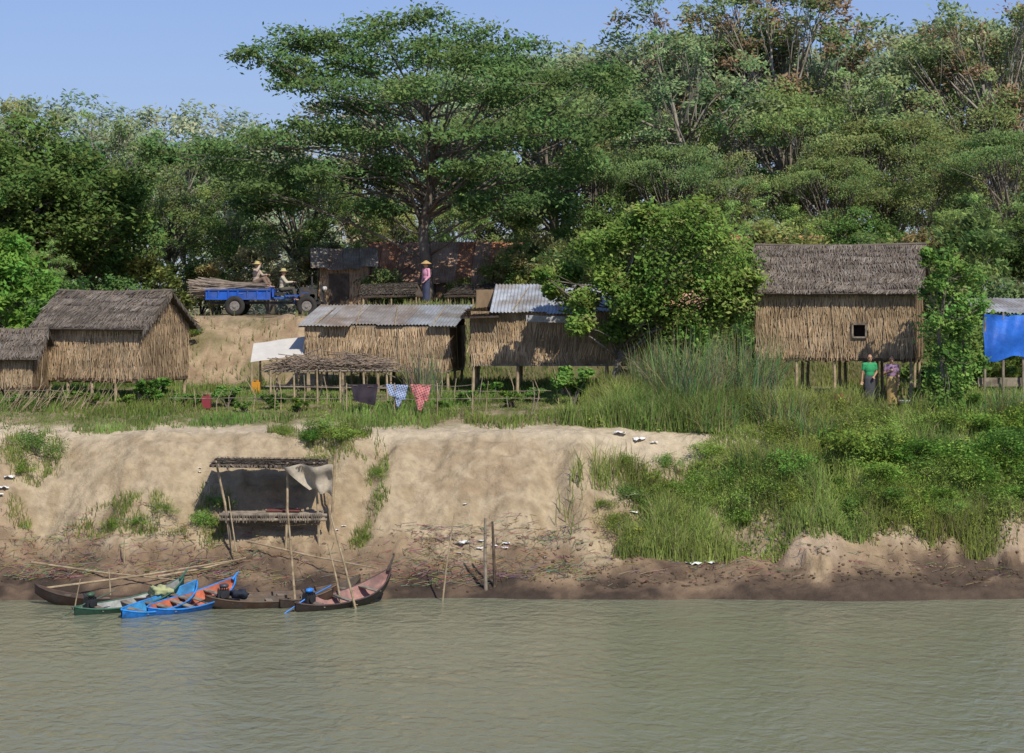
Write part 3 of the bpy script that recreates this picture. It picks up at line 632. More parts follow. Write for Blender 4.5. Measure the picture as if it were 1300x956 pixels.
def metalhut(name,label,cx,cy,yaw,w,d,zf,zfront,zback,over=.3,wallcol=WALL,stilts=(5,3),cols=GREYS,x_roof=(0,1)):
    gz=hz(cx,cy); rt=root(name,(cx,cy,gz),yaw,label,'hut'); hw,hd=w/2,d/2; F_=zf-gz; Tf=zfront-gz; Tb=zback-gz
    for p0,u,n,W,Ht in (((-hw,-hd,Tf),(1,0,0),(0,-1,0),w,Tf-F_),((hw,hd,Tb-.05),(-1,0,0),(0,1,0),w,Tb-F_-.05),((hw,-hd,Tf),(0,1,0),(1,0,0),d,Tf-F_),((-hw,hd,Tf),(0,-1,0),(-1,0,0),d,Tf-F_)):
        g=G(); wallpanel(g,p0,u,n,W,Ht,wallcol); 
        ob('wall',g,thatchM,parent=rt)
    sl=(Tb-Tf)/d; v=Vector((0,-1,-sl)); n=Vector((0,-sl,1)).normalized()
    Ln=(d+2*over)*math.sqrt(1+sl*sl); g=G()
    x0=-hw-over+x_roof[0]*w; x1=-hw+x_roof[1]*w+over
    corr(g,(x0,hd+over,Tb+over*sl+.06),(1,0,0),v,x1-x0,Ln,n,cols=cols)
    ob('roof',g,metalM,parent=rt)
    for i in range(4):
        g=G(); y=-hd+d*i/3; z=Tf+sl*(y+hd)-.02; g.cyl((x0,y,z+.01),(x1,y,z+.01),.03,.03,6)
        ob('roof_purlin',g,greyBam,parent=rt)
    for i in range(4):
        g=G(); xx=x0+(x1-x0)*(i+.5+R.uniform(-.2,.2))/4; g.cyl((xx,-hd-.15,Tf+.06),(xx+R.uniform(-.5,.5),hd*.8,Tb+.08),.02,.015,6)
        ob('roof_weight_pole',g,bambooM,parent=rt)
    g=G(); g.box((0,0,F_-.05),(w-.02,d-.02,.08)); ob('floor',g,greyBam,parent=rt)
    for i in range(stilts[0]):
        for j in range(stilts[1]):
            x=-hw+.08+(w-.16)*i/(stilts[0]-1); y=-hd+.08+(d-.16)*j/(stilts[1]-1)
            wx=cx+x*math.cos(yaw)-y*math.sin(yaw); wy=cy+x*math.sin(yaw)+y*math.cos(yaw)
            g=G(); g.tube([(x+R.uniform(-.04,.04),y,hz(wx,wy)-gz-.15),(x,y,F_-.09)],[.055,.045],7); ob('stilt',g,bambooM,parent=rt)
    return rt
metalhut('iron_roofed_hut','low thatch walled hut with patchy grey iron roof',E(490,74.8),74.8,math.radians(-10),4.7,2.5,5.4,6.75,7.3,over=.22)
rt=metalhut('iron_roofed_hut','thatch walled stilt hut with shiny grey iron roof',E(715,73.6),73.6,math.radians(-3),5.7,2.6,5.62,7.22,7.95,over=.25,x_roof=(.15,1),cols=BRIGHT)
g=G(); hg=rt.location.z
slope(g,(-3.15,-1.75,7.06-hg),(-1.95,-1.75,7.1-hg),(-3.15,1.4,7.28-hg),(-1.95,1.4,7.34-hg),Vector((0,-.2,1)),(.30,.235,.16)); ob('porch_roof',g,thatchM,parent=rt)
# background houses
def simplehouse(label,b,D,w,d,h,rh,wcol,roofmat,yaw=0,cols=None):
    x=E(b,D); gz=hz(x,D); rt=root('village_house',(x,D,gz),yaw,label,'house')
    g=G(); hw,hd=w/2,d/2
    wallpanel(g,(-hw,-hd,h),(1,0,0),(0,-1,0),w,h,wcol,row=.5); wallpanel(g,(hw,-hd,h),(0,1,0),(1,0,0),d,h,wcol,gable=(rh-h,d/2),row=.5); wallpanel(g,(-hw,hd,h),(0,-1,0),(-1,0,0),d,h,wcol,gable=(rh-h,d/2),row=.5)
    g.box((0,hd,h/2),(w,.05,h),None,(.1,.07,.05))
    ob('wall',g,thatchM,parent=rt)
    g=G(); sl=(rh-h)/hd; ov=.35
    for sg in (-1,1):
        v=Vector((0,sg,-sl)); n=Vector((0,sg*sl,1)); corr(g,((-hw-ov) if sg<0 else (hw+ov),0,rh+.05),(1 if sg<0 else -1,0,0),v,w+2*ov,(hd+ov)*math.sqrt(1+sl*sl),n,cols=cols,sheet=.6,jit=.06,amp=.012)
    ob('roof',g,roofmat,parent=rt)
    g=G(); g.box((-w*.1,-hd-.06,h*.42),(.8,.06,h*.84)); ob('door',g,darkWood,parent=rt)
    return rt
RUSTS=[(.62,.30,.17),(.50,.25,.15),(.66,.38,.24),(.52,.34,.24),(.46,.27,.18)]
rustA=M('rusty_sheet',(1,1,1),attr=True,dark=(.62,.58,.54),var=.4,scale=2.2,bump=.1,rough=.9,spec=.08)
simplehouse('village house with rusty red iron roof',565,94.5,5.6,4.2,1.0,2.45,(.34,.23,.14),rustA,math.radians(-4),RUSTS)
simplehouse('small bamboo walled house with brown iron roof',436,92,1.9,2.6,1.85,2.5,(.52,.37,.23),rustA,math.radians(5),[(.45,.37,.28),(.5,.38,.29)])
simplehouse('village house with faded iron roof under trees',1010,90,4.5,3,1.6,2.6,(.22,.15,.1),rustA,math.radians(4),RUSTS)
simplehouse('small bamboo house half hidden by bushes',880,79.8,3.0,2,1.0,1.6,(.30,.2,.12),rustA,math.radians(-4),RUSTS)
for (b,D,w_,zt,yw_,lab) in ((495,88.0,2.4,.8,.12,'low shed with dark weathered thatch lean-to roof'),(605,88.2,2.2,.75,-.15,'low shed with dark weathered thatch lean-to roof')):
    x=E(b,D); rt=root('lean_to_shed',(x,D,hz(x,D)),yw_,lab,'shed','low sheds beside the track')
    g=G(); slope(g,(-w_/2,-.9,zt*.45),(w_/2,-.9,zt*.5),(-w_/2+.2,.7,zt),(w_/2-.1,.7,zt*1.08),(0,-.3,1),(.13,.115,.10)); ob('roof',g,thatchM,parent=rt)
    for px in (-w_/2+.15,0,w_/2-.15):
        for py,hh in ((-.8,zt*.46),(.65,zt*.95)):
            g=G(); g.cyl((px,py,-.1),(px,py,hh),.035,.03,6); ob('post',g,bambooM,parent=rt)
# blue tarp shelter
D=69.5; x=E(1283,D); gz=hz(x,D); rt=root('tarpaulin_shelter',(x,D,gz),math.radians(4),'iron roofed bamboo shelter hung with bright blue tarpaulin','shelter')
g=G(); corr(g,(-1.3,1.3,UP(379,71)-gz),(1,0,0),(0,-1,-.16),3.2,2.7,(0,-.16,1),cols=PALES); ob('roof',g,metalM,parent=rt)
tarpM=M('blue_tarp',(.03,.16,.64),dark=(.02,.11,.48),var=.25,scale=3,bump=.6,rough=.5,dist=.05)
vs=[];fs=[];K1,K2=40,18
for i in range(K1+1):
    for j in range(K2+1):
        u=i/K1;v=j/K2; zt=UP(399,68.3)-gz-.04*math.sin(u*9.4)**2; hgt=1.25+.08*math.sin(u*7+1)+.06*math.sin(u*17)
        vs.append((-1.2+3.0*u,-1.42+.04*math.sin(u*33+v*3)+.07*math.sin(v*6+u*7),zt-hgt*v+.02*math.sin(u*14)))
for i in range(K1):
    for j in range(K2): a=i*(K2+1)+j; fs.append((a,a+1,a+K2+2,a+K2+1))
g=G(); g.add(vs,fs); ob('blue_tarpaulin',g,tarpM,parent=rt,smooth=True)
for (px,py) in ((-1.15,-1.3),(0,-1.3),(1.3,-1.3),(-1.15,1.1),(1.3,1.1),(-.6,-1.3)):
    g=G(); g.cyl((px,py,-.1),(px,py,UP(396,68.3)-gz-.03),.045,.04); ob('post',g,greyBam,parent=rt)
g=G(); g.box((0,-.2,.62),(2.6,1.9,.08)); g.box((0,-1.1,.75),(2.6,.04,.18)); ob('platform',g,greyBam,parent=rt)
for i,(nm,lab,c,dx) in enumerate((('storage_sack','white woven sack leaning against shelter',(.6,.6,.58),-.7),('storage_sack','pale blue woven sack leaning against shelter',(.25,.38,.55),.0))):
    g=G(); g.ell((0,0,.22),(.28,.2,.24),12,8); g.cyl((0,0,.42),(0,0,.52),.06,.09,8); ob(nm,g,cloth('sack%d'%i,c),loc=(x+dx,D-1.75,hz(x+dx,D-1.75)),smooth=True,label=lab,cat='sack')
def basin(bx,D,col,label,rr=.25):
    x=E(bx,D); g=G(); prof=[(.0,.02),(.7,.0),(1,.16),(1.06,.17),(1.0,.14),(.68,.03),(0,.03)]
    n=20; vs=[];fs=[]
    for (r_,z_) in prof:
        for k in range(n): q=6.283*k/n; vs.append((rr*r_*math.cos(q),rr*r_*math.sin(q),z_*1.2))
    for i in range(len(prof)-1):
        for k in range(n): k2=(k+1)%n; fs.append((i*n+k,i*n+k2,(i+1)*n+k2,(i+1)*n+k))
    g.add(vs,fs); ob('basin',g,M('basin_plastic',col,var=.1,bump=0,rough=.35),loc=(x,D,hz(x,D)+.02),smooth=True,label=label,cat='basin')
basin(1272,67.2,(.05,.35,.33),'turquoise plastic washing basin on the grass',.3)
basin(1150,68.6,(.45,.45,.42),'pale washing basin set on the ground')
# ---------------------------------------------------------------- cloth sheets
def sheet(name,label,cat,mat,corners,K=14,wav=.03,parent=None):
    a,b,c,d=[Vector(p) for p in corners]; vs=[];fs=[]; ph=R.uniform(0,9)
    for i in range(K+1):
        for j in range(K+1):
            u=i/K;v=j/K; p=a*(1-u)*(1-v)+b*u*(1-v)+c*u*v+d*(1-u)*v
            n=(b-a).cross(d-a).normalized(); p=p+n*(wav*math.sin(u*11+ph+v*2)+wav*.6*math.sin(v*8+ph)*u)
            vs.append(p)
    for i in range(K):
        for j in range(K): q=i*(K+1)+j; fs.append((q,q+K+1,q+K+2,q+1))
    o0=Vector(a); g=G(); g.add([v-o0 for v in vs] if parent is None else vs,fs)
    return ob(name,g,mat,parent=parent,loc=o0 if parent is None else (0,0,0),smooth=True,label=label,cat=cat)
whiteC=M('canvas',(.58,.55,.49),var=.12,scale=3,bump=.3,rough=.9)
DF=74.0
sheet('canvas_sheet','pale canvas sheet stretched slanting over a frame','canvas',whiteC,[(E(318,DF),DF,UP(460,DF)),(E(392,DF),DF,UP(449,DF)),(E(395,DF+1.3),DF+1.3,UP(426,DF+1.3)),(E(322,DF+1.3),DF+1.3,UP(436,DF+1.3))],wav=.008)
x0=E(317,DF); rt=root('bamboo_stand',(x0,DF,hz(x0,DF)),0,'low bamboo stand holding up a canvas sheet','stand')
for (dx,dy,zt) in ((.06,.03,UP(459,DF)),(1.85,.03,UP(449,DF)),(.2,1.25,UP(436,DF+1.3)),(2.0,1.25,UP(426,DF+1.3))):
    g=G(); g.cyl((dx,dy,-.1),(dx,dy,zt-rt.location.z-.06),.035); ob('post',g,bambooM,parent=rt)
# ---------------------------------------------------------------- brushwood rack
D=70.0; x=E(420,D); gz=hz(x,D); rt=root('drying_rack',(x,D,gz),math.radians(-3),'bamboo rack piled with dry brushwood sticks','rack')
for i in range(6):
    for j in range(2):
        g=G(); xx=-1.75+3.5*i/5; g.cyl((xx+R.uniform(-.05,.05),-.55+1.1*j,-.15),(xx,-.55+1.1*j,.98),.032); ob('post',g,bambooM,parent=rt)
g=G()
for j in range(2): g.cyl((-1.95,-.55+1.1*j,.9),(1.95,-.55+1.1*j,.93),.03); g.cyl((-1.9,-.55+1.1*j,.45),(1.9,-.55+1.1*j,.4),.022)
for i in range(16): xx=-1.8+3.6*i/15; g.cyl((xx,-.7,.96),(xx,.7,.97),.018)
ob('rail',g,greyBam,parent=rt)
g=G()
for i in range(280):
    a=R.gauss(0,.5); xx=R.uniform(-1.6,1.6); l=R.uniform(.4,1.4); zz=1.0+abs(R.gauss(0,.18))*(1-.4*abs(xx)/1.6); yy=R.uniform(-.6,.6)
    dx,dy=l/2*math.cos(a),l/2*math.sin(a); zz2=R.gauss(0,.13)
    g.tube([(xx-dx,yy-dy,zz-zz2),(xx,yy,zz+R.uniform(-.03,.03)),(xx+dx,yy+dy,zz+zz2)],[R.uniform(.006,.018)]*3,4)
ob('brushwood_pile',g,M('brushwood',(.22,.17,.13),dark=(.32,.24,.17),scale=6,bump=0),loc=(x,D,gz),label='pile of dry brushwood sticks on bamboo rack',cat='firewood')
# fence
def fence(b0,b1,D,n,h,label,rails=1):
    x0=E(b0,D); rt=root('stake_fence',(x0,D,hz(x0,D)),0,label,'fence'); w=E(b1,D)-x0
    for i in range(n):
        xx=w*i/(n-1)+R.uniform(-.25,.25); yy=R.uniform(-.2,.2); z0=hz(x0+xx,D+yy)-rt.location.z
        g=G(); hh=h*R.uniform(.5,1.6); g.tube([(xx,yy,z0-.1),(xx+R.uniform(-.08,.08),yy,z0+hh*.5),(xx+R.uniform(-.2,.2),yy,z0+hh)],[.016,.014,.010],5); ob('stake',g,R.choice([bambooM,greyBam]),parent=rt)
    for r in range(rails):
        g=G(); pts=[(w*i/12,R.uniform(-.04,.04),hz(x0+w*i/12,D)-rt.location.z+h*(.5+.3*r)+R.uniform(-.02,.02)) for i in range(13)]
        g.tube(pts,.010,5); ob('rail',g,greyBam,parent=rt)
fence(215,690,67.6,20,.75,'loose fence of thin bamboo stakes along terrace',1)
fence(560,700,69.2,6,.8,'short bamboo stake fence beneath stilt hut',1)
fence(5,90,67.8,10,.7,'woven garden fence of crossed bamboo stakes',2)
x=E(45,67.4); g=G()
for i in range(60):
    a=R.uniform(-2,2); l=R.uniform(.6,1.3); g.tube([(a,R.uniform(-.2,.2),0),(a+R.uniform(.2,.7),R.uniform(-.2,.2),l*.7)],[.012,.006],4)
ob('brush_fence',g,bambooM,loc=(x,67.4,hz(x,67.4)),label='slanting brush fence of thin sticks',cat='fence')
def pole(label,x,y,zt,dx=0,dy=0,r=.025,mat=None,name='bamboo_pole',z0=None):
    g=G(); zb=hz(x,y) if z0 is None else z0
    m=Vector((dx*.5+R.uniform(-.02,.02),dy*.5,(zt-zb)*.5)); g.tube([(0,0,-.25),m,(dx,dy,zt-zb)],[r,r*.9,r*.65],7)
    k=int((zt-zb)/.35)
    for i in range(1,k):
        t=i/k; g.ell((dx*t,dy*t,(zt-zb)*t),(r*1.12,r*1.12,r*.3),7,4)
    return ob(name,g,mat or bambooM,loc=(x,y,zb),label=label,cat='pole',group='bamboo poles on the bank')
pole('thin bamboo pole standing behind the reeds',E(935,70),70,UP(320,70),-.9,0,.02)
pole('tall thin bamboo pole standing on bank top',E(618,65.6),65.6,UP(535,65.6),.02,0,.018)
# ---------------------------------------------------------------- clothesline
D=66.9; x=E(440,D); gz=hz(x,D); rt=root('clothesline',(x,D,gz),0,'rope clothesline strung between thin bamboo posts','clothesline')
Lw=E(600,D)-x
for i,px in enumerate((0,Lw*.38,Lw*.72,Lw)):
    g=G(); z0=hz(x+px,D)-gz; g.cyl((px,0,z0-.1),(px,0,.95),.022,.018,6); ob('post',g,bambooM,parent=rt)
g=G(); g.tube([(Lw*t/12,0,.9-.05*math.sin(math.pi*(t/12*3%1))) for t in range(13)],.008,4); ob('line',g,greyBam,parent=rt)
def checker(name,c1,c2,s):
    m=bpy.data.materials.new(name); m.use_nodes=True; N=m.node_tree.nodes; L=m.node_tree.links; p=N['Principled BSDF']; p.inputs['Roughness'].default_value=.9
    tc=N.new('ShaderNodeTexCoord'); mp=N.new('ShaderNodeMapping'); mp.inputs['Rotation'].default_value=(0,.4,0); L.new(tc.outputs['Object'],mp.inputs[0]); ch=N.new('ShaderNodeTexWave'); ch.inputs['Scale'].default_value=s; ch.inputs['Distortion'].default_value=1.5; L.new(mp.outputs[0],ch.inputs[0])
    ch2=N.new('ShaderNodeTexWave'); ch2.bands_direction='Z'; ch2.inputs['Scale'].default_value=s; L.new(mp.outputs[0],ch2.inputs[0])
    mm=N.new('ShaderNodeMath'); mm.operation='ADD'; L.new(ch.outputs['Fac'],mm.inputs[0]); L.new(ch2.outputs['Fac'],mm.inputs[1])
    r=N.new('ShaderNodeValToRGB'); r.color_ramp.elements[0].color=(*c1,1); r.color_ramp.elements[1].color=(*c2,1); r.color_ramp.elements[0].position=.55; r.color_ramp.elements[1].position=1.0
    L.new(mm.outputs[0],r.inputs[0]); L.new(r.outputs[0],p.inputs['Base Color']); return m
zt=gz+.92
def hang(label,b0,b1,drop,mat,sl=0):
    xa,xb=E(b0,D),E(b1,D); sheet('hanging_cloth',label,'cloth',mat,[(xa,D-.02,zt),(xb,D-.02,zt-sl),(xb-.08,D-.06,zt-drop*1.15-sl),(xa+.1,D-.04,zt-drop*.85)],wav=.04)
hang('dark patterned sarong hung on a line',445,480,.55,cloth('dark_cloth',(.05,.04,.05)))
bc=checker('blue_check',(.03,.07,.27),(.36,.42,.52),5); rc=checker('red_check',(.42,.02,.035),(.46,.24,.22),4.5)
hang('blue and white checked cloth hung to dry',490,518,.38,bc,.03)
sheet('hanging_cloth','blue and white checked cloth hung to dry','cloth',bc,[(E(502,D),D-.05,zt-.34),(E(512,D),D-.05,zt-.38),(E(506,D),D-.07,zt-.68),(E(503,D),D-.07,zt-.62)],wav=.02)
hang('red patterned cloth hung to dry on line',521,547,.42,rc,.02)
sheet('hanging_cloth','red patterned cloth hung to dry on line','cloth',rc,[(E(527,D),D-.05,zt-.38),(E(540,D),D-.05,zt-.42),(E(535,D),D-.07,zt-.78),(E(530,D),D-.07,zt-.72)],wav=.02)
sheet('hanging_cloth','faded reddish brown cloth on short poles','cloth',cloth('rust_cloth',(.24,.10,.06)),[(E(1058,66.8),66.8,UP(502,66.8)),(E(1070,66.8),66.8,UP(500,66.8)),(E(1076,66.8),66.8,UP(528,66.8)),(E(1064,66.8),66.8,UP(530,66.8))],wav=.03)
def jerry(b,D,col,label):
    x=E(b,D); g=G(); g.box((0,0,.2),(.26,.16,.36)); g.cyl((.06,0,.38),(.06,0,.44),.03,.03,8); g.tube([(-.1,0,.38),(-.08,0,.44),(.0,0,.44),(.02,0,.38)],.012,6)
    o=ob('jerrycan',g,M('jerry_plastic',col,var=.1,bump=0,rough=.4),loc=(x,D,hz(x,D)),label=label,cat='jerrycan'); b_=o.modifiers.new('bevel','BEVEL'); b_.width=.02; b_.segments=2
jerry(325,73,(.6,.27,.03),'orange yellow plastic jerrycan beside rack'); jerry(262,68,(.25,.04,.05),'dark red plastic jerrycan in the garden')
sheet('hanging_cloth','grey and white striped cloth under hut wall','cloth',cloth('greywhite',(.35,.34,.32)),[(E(668,71.6),71.6,UP(400,71.6)),(E(720,71.6),71.6,UP(402,71.6)),(E(720,71.6),71.6,UP(410,71.6)),(E(668,71.6),71.6,UP(408,71.6))],wav=.02)
# ---------------------------------------------------------------- bank shelter
D=62.5; x=E(348,D); gz=hz(x,D); rt=root('bank_shelter',(x,D,gz),math.radians(3),'open bamboo platform shelter with tattered thatch roof','shelter')
def lz(z): return z-gz
zr=UP(584,D); zp=UP(649,D)
for (px,py,tx,ty) in ((-1.05,-.9,-1.5,-.9),(1.25,-.9,1.1,-.9),(-1.15,.9,-1.3,.9),(1.3,.9,1.25,.9),(.35,-.9,.4,-.9),(1.5,-.7,1.65,-.7),(.1,.9,.1,.9)):
    g=G(); g.tube([(px,py,hz(x+px,D+py)-gz-.2),((px+tx)/2+.02,py,lz((zr+zp)/2-.4)),(tx,ty,lz(zr)+.05*(1 if px<0 else 0)-(.0 if px!=1.5 else -.2))],[.038,.034,.028],7); ob('post',g,bambooM,parent=rt)
g=G()
for i in range(24):
    yy=-.95+1.9*i/23; g.cyl((-1.35,yy,lz(zp)+R.uniform(-.01,.01)),(1.35,yy,lz(zp)+R.uniform(-.02,.01)),.035,.035,6)
g.cyl((-1.4,-1.0,lz(zp)+.01),(1.45,-1.0,lz(zp)-.02),.05,.045,8); g.cyl((-1.4,-1.0,lz(zp)-.12),(1.45,-1.0,lz(zp)-.14),.04,.04,8)
for xx in (-1.1,0,1.2): g.cyl((xx,-1.0,lz(zp)-.07),(xx,1.0,lz(zp)-.07),.04,.04,6)
for k in range(46): xx=-1.3+2.6*k/45; g.cyl((xx,-1.04,lz(zp)+.02),(xx+R.uniform(-.06,.06),-1.04,lz(zp)-.14-.08*R.random()),.014,.012,4)
ob('platform',g,greyBam,parent=rt)
g=G(); slope(g,(-1.65,-1.15,lz(zr)-.05),(1.45,-1.15,lz(zr)-.13),(-1.6,.5,lz(zr)+.03),(1.45,.5,lz(zr)-.02),(0,-.1,1),(.19,.16,.13),row=.3)
thatch(g,(-1.65,-1.17,lz(zr)-.03),(1,0,-.02),(0,-.2,-1),(0,-1,0),3.1,.08,.08,(.17,.14,.11))
ob('roof',g,thatchM,parent=rt)
sheet('hanging_tarpaulin',None,None,cloth('old_tarp',(.46,.40,.31)),[(.25,-1.2,lz(zr)-.06),(1.6,-1.4,lz(zr)-.04),(1.6,-1.15,lz(zr)-.85),(1.0,-1.05,lz(zr)-.7)],parent=rt,wav=.1)
g=G(); g.box((0,0,.02),(.9,1.1,.03)); ob('sleeping_mat',g,cloth('mat',(.20,.08,.07)),loc=(x+.3,D-.1,zp+.05),label='reddish woven mat lying on bamboo platform',cat='mat')
# ---------------------------------------------------------------- litter
litM=M('white_litter',(.7,.7,.68),var=.1,bump=.1,rough=.7)
def litter(b,D,s,n=1):
    for i in range(n):
        x=E(b,D)+R.uniform(-.35,.35)*(n>1); y=D+R.uniform(-.3,.3)*(n>1)
        K=4; g=G(); vs=[]
        for a in range(K+1):
            for c in range(K+1): vs.append((s*(a/K-.5)*R.uniform(.8,1.2),s*.6*(c/K-.5),.03+s*.25*R.random()))
        g.add(vs,[(a*(K+1)+c,(a+1)*(K+1)+c,(a+1)*(K+1)+c+1,a*(K+1)+c+1) for a in range(K) for c in range(K)])
        ob('plastic_litter',g,litM,loc=(x,y,hz(x,y)+.0),rz=R.uniform(-.6,.6),label='crumpled white plastic litter on the bank',cat='litter',group='litter on the bank')
for b,D,s,n in [(797,65.2,.38,2),(830,64.9,.2,1),(812,62.9,.4,2),(808,62.3,.22,2),(575,61.8,.3,2),(598,61.6,.16,3),(640,61.3,.18,3),(896,61.0,.34,2),(930,61.3,.12,2),(575,62.3,.12,2),(890,64.6,.2,1),(10,62.8,.3,3),(250,63.2,.1,3),(440,62,.12,2),(700,61.5,.12,2),(1225,68,.2,1)]:
    litter(b,D,s,n)
g=G()
for i in range(2600):
    bb=R.choice([R.gauss(690,40),R.gauss(250,60),R.gauss(60,40),R.gauss(560,30),R.uniform(0,1300),R.uniform(0,1300)]); D=R.uniform(59.9,62.2) ; x=E(bb,D); z=hz(x,D)
    if z<.06: continue
    a=R.uniform(0,3.14); l=R.uniform(.1,.55); g.tube([(x-l/2*math.cos(a),D-l/2*math.sin(a),z+.02),(x+l/2*math.cos(a),D+l/2*math.sin(a),z+.03+R.random()*.05)],[.008,.005],3,tuple(v*R.uniform(.4,1.2) for v in (.32,.25,.17)))
ob('driftwood_debris',g,thatchM,kind='stuff',label='scattered dry reeds and twigs on muddy shore',cat='debris')
g=G()
for i in range(900):
    bb=R.uniform(0,1300) if R.random()<.5 else R.uniform(700,1300); D=R.uniform(59.6,62.0); x=E(bb,D); z=hz(x,D); r_=R.uniform(.015,.055)
    f=R.uniform(.6,1.2); base=(.11,.08,.057) if z<.6 else (.24,.17,.115)
    g.ell((x,D,z),(r_*1.3,r_,r_*.7),6,5,Matrix.Rotation(R.uniform(0,3),3,'Z'),tuple(v*f for v in base))
ob('mud_clods',g,thatchM,kind='stuff',label='lumps of dried mud on the shore',cat='mud')
# ---------------------------------------------------------------- poles at shore
def spole(label,b0,y0,b1,y1,D,r=.028,D1=None,mat=None):
    D1=D1 or D; x0=E(b0,D); z0=UP(y0,D); x1=E(b1,D1); z1=UP(y1,D1); 
    zb=min(z0,hz(x0,D))-.0
    return pole(label,x0,D,z1,x1-x0,D1-D,r,mat,z0=zb)
spole('upright bamboo mooring pole beside moored boats',377,775,365,645,57.6,.034)
spole('leaning bamboo pole between dark boats',458,775,416,640,57.4,.032)
spole('thin leaning bamboo stake in shallow water',560,768,577,652,58.9,.024)
spole('leaning bamboo pole beside shelter',420,652,428,570,62.0,.025)
pole('thick weathered mooring post at water edge',E(617,59.7),59.7,UP(658,59.7),-.02,0,.05,greyBam)
pole('dark mooring post at water edge',E(628,59.8),59.8,UP(662,59.8),-.06,0,.045,darkWood)
spole('short stake standing behind small canoes',158,725,158,680,60.6,.02)
spole('slanted stake beside the canoe',90,783,102,735,57,.018)
spole('short stake in shallow water',141,762,138,722,58.4,.02)
spole('leaning bamboo pole between dark boats',437,745,416,690,58.2,.03)
def lying(label,b0,y0,D0,b1,y1,D1,r=.03):
    a=Vector((E(b0,D0),D0,UP(y0,D0))); b=Vector((E(b1,D1),D1,UP(y1,D1))); g=G(); d=b-a; g.tube([(0,0,0),d*.5+Vector((0,0,-.04)),d],[r,r*.9,r*.6],7); ob('bamboo_pole',g,bambooM,loc=a,label=label,cat='pole',group='bamboo poles on the bank')
lying('long bamboo pole lying across moored boats',55,747,58.6,300,711,60.4)
lying('long bamboo pole lying across moored boats',40,714,60.6,230,737,59.2)
lying('long bamboo pole lying across moored boats',315,687,61.5,480,722,59.7,.028)
lying('long bamboo pole lying across moored boats',200,732,59.4,312,708,61.0)
lying('bamboo pole lying on the muddy shore',300,700,61.2,290,630,61.4,.02)
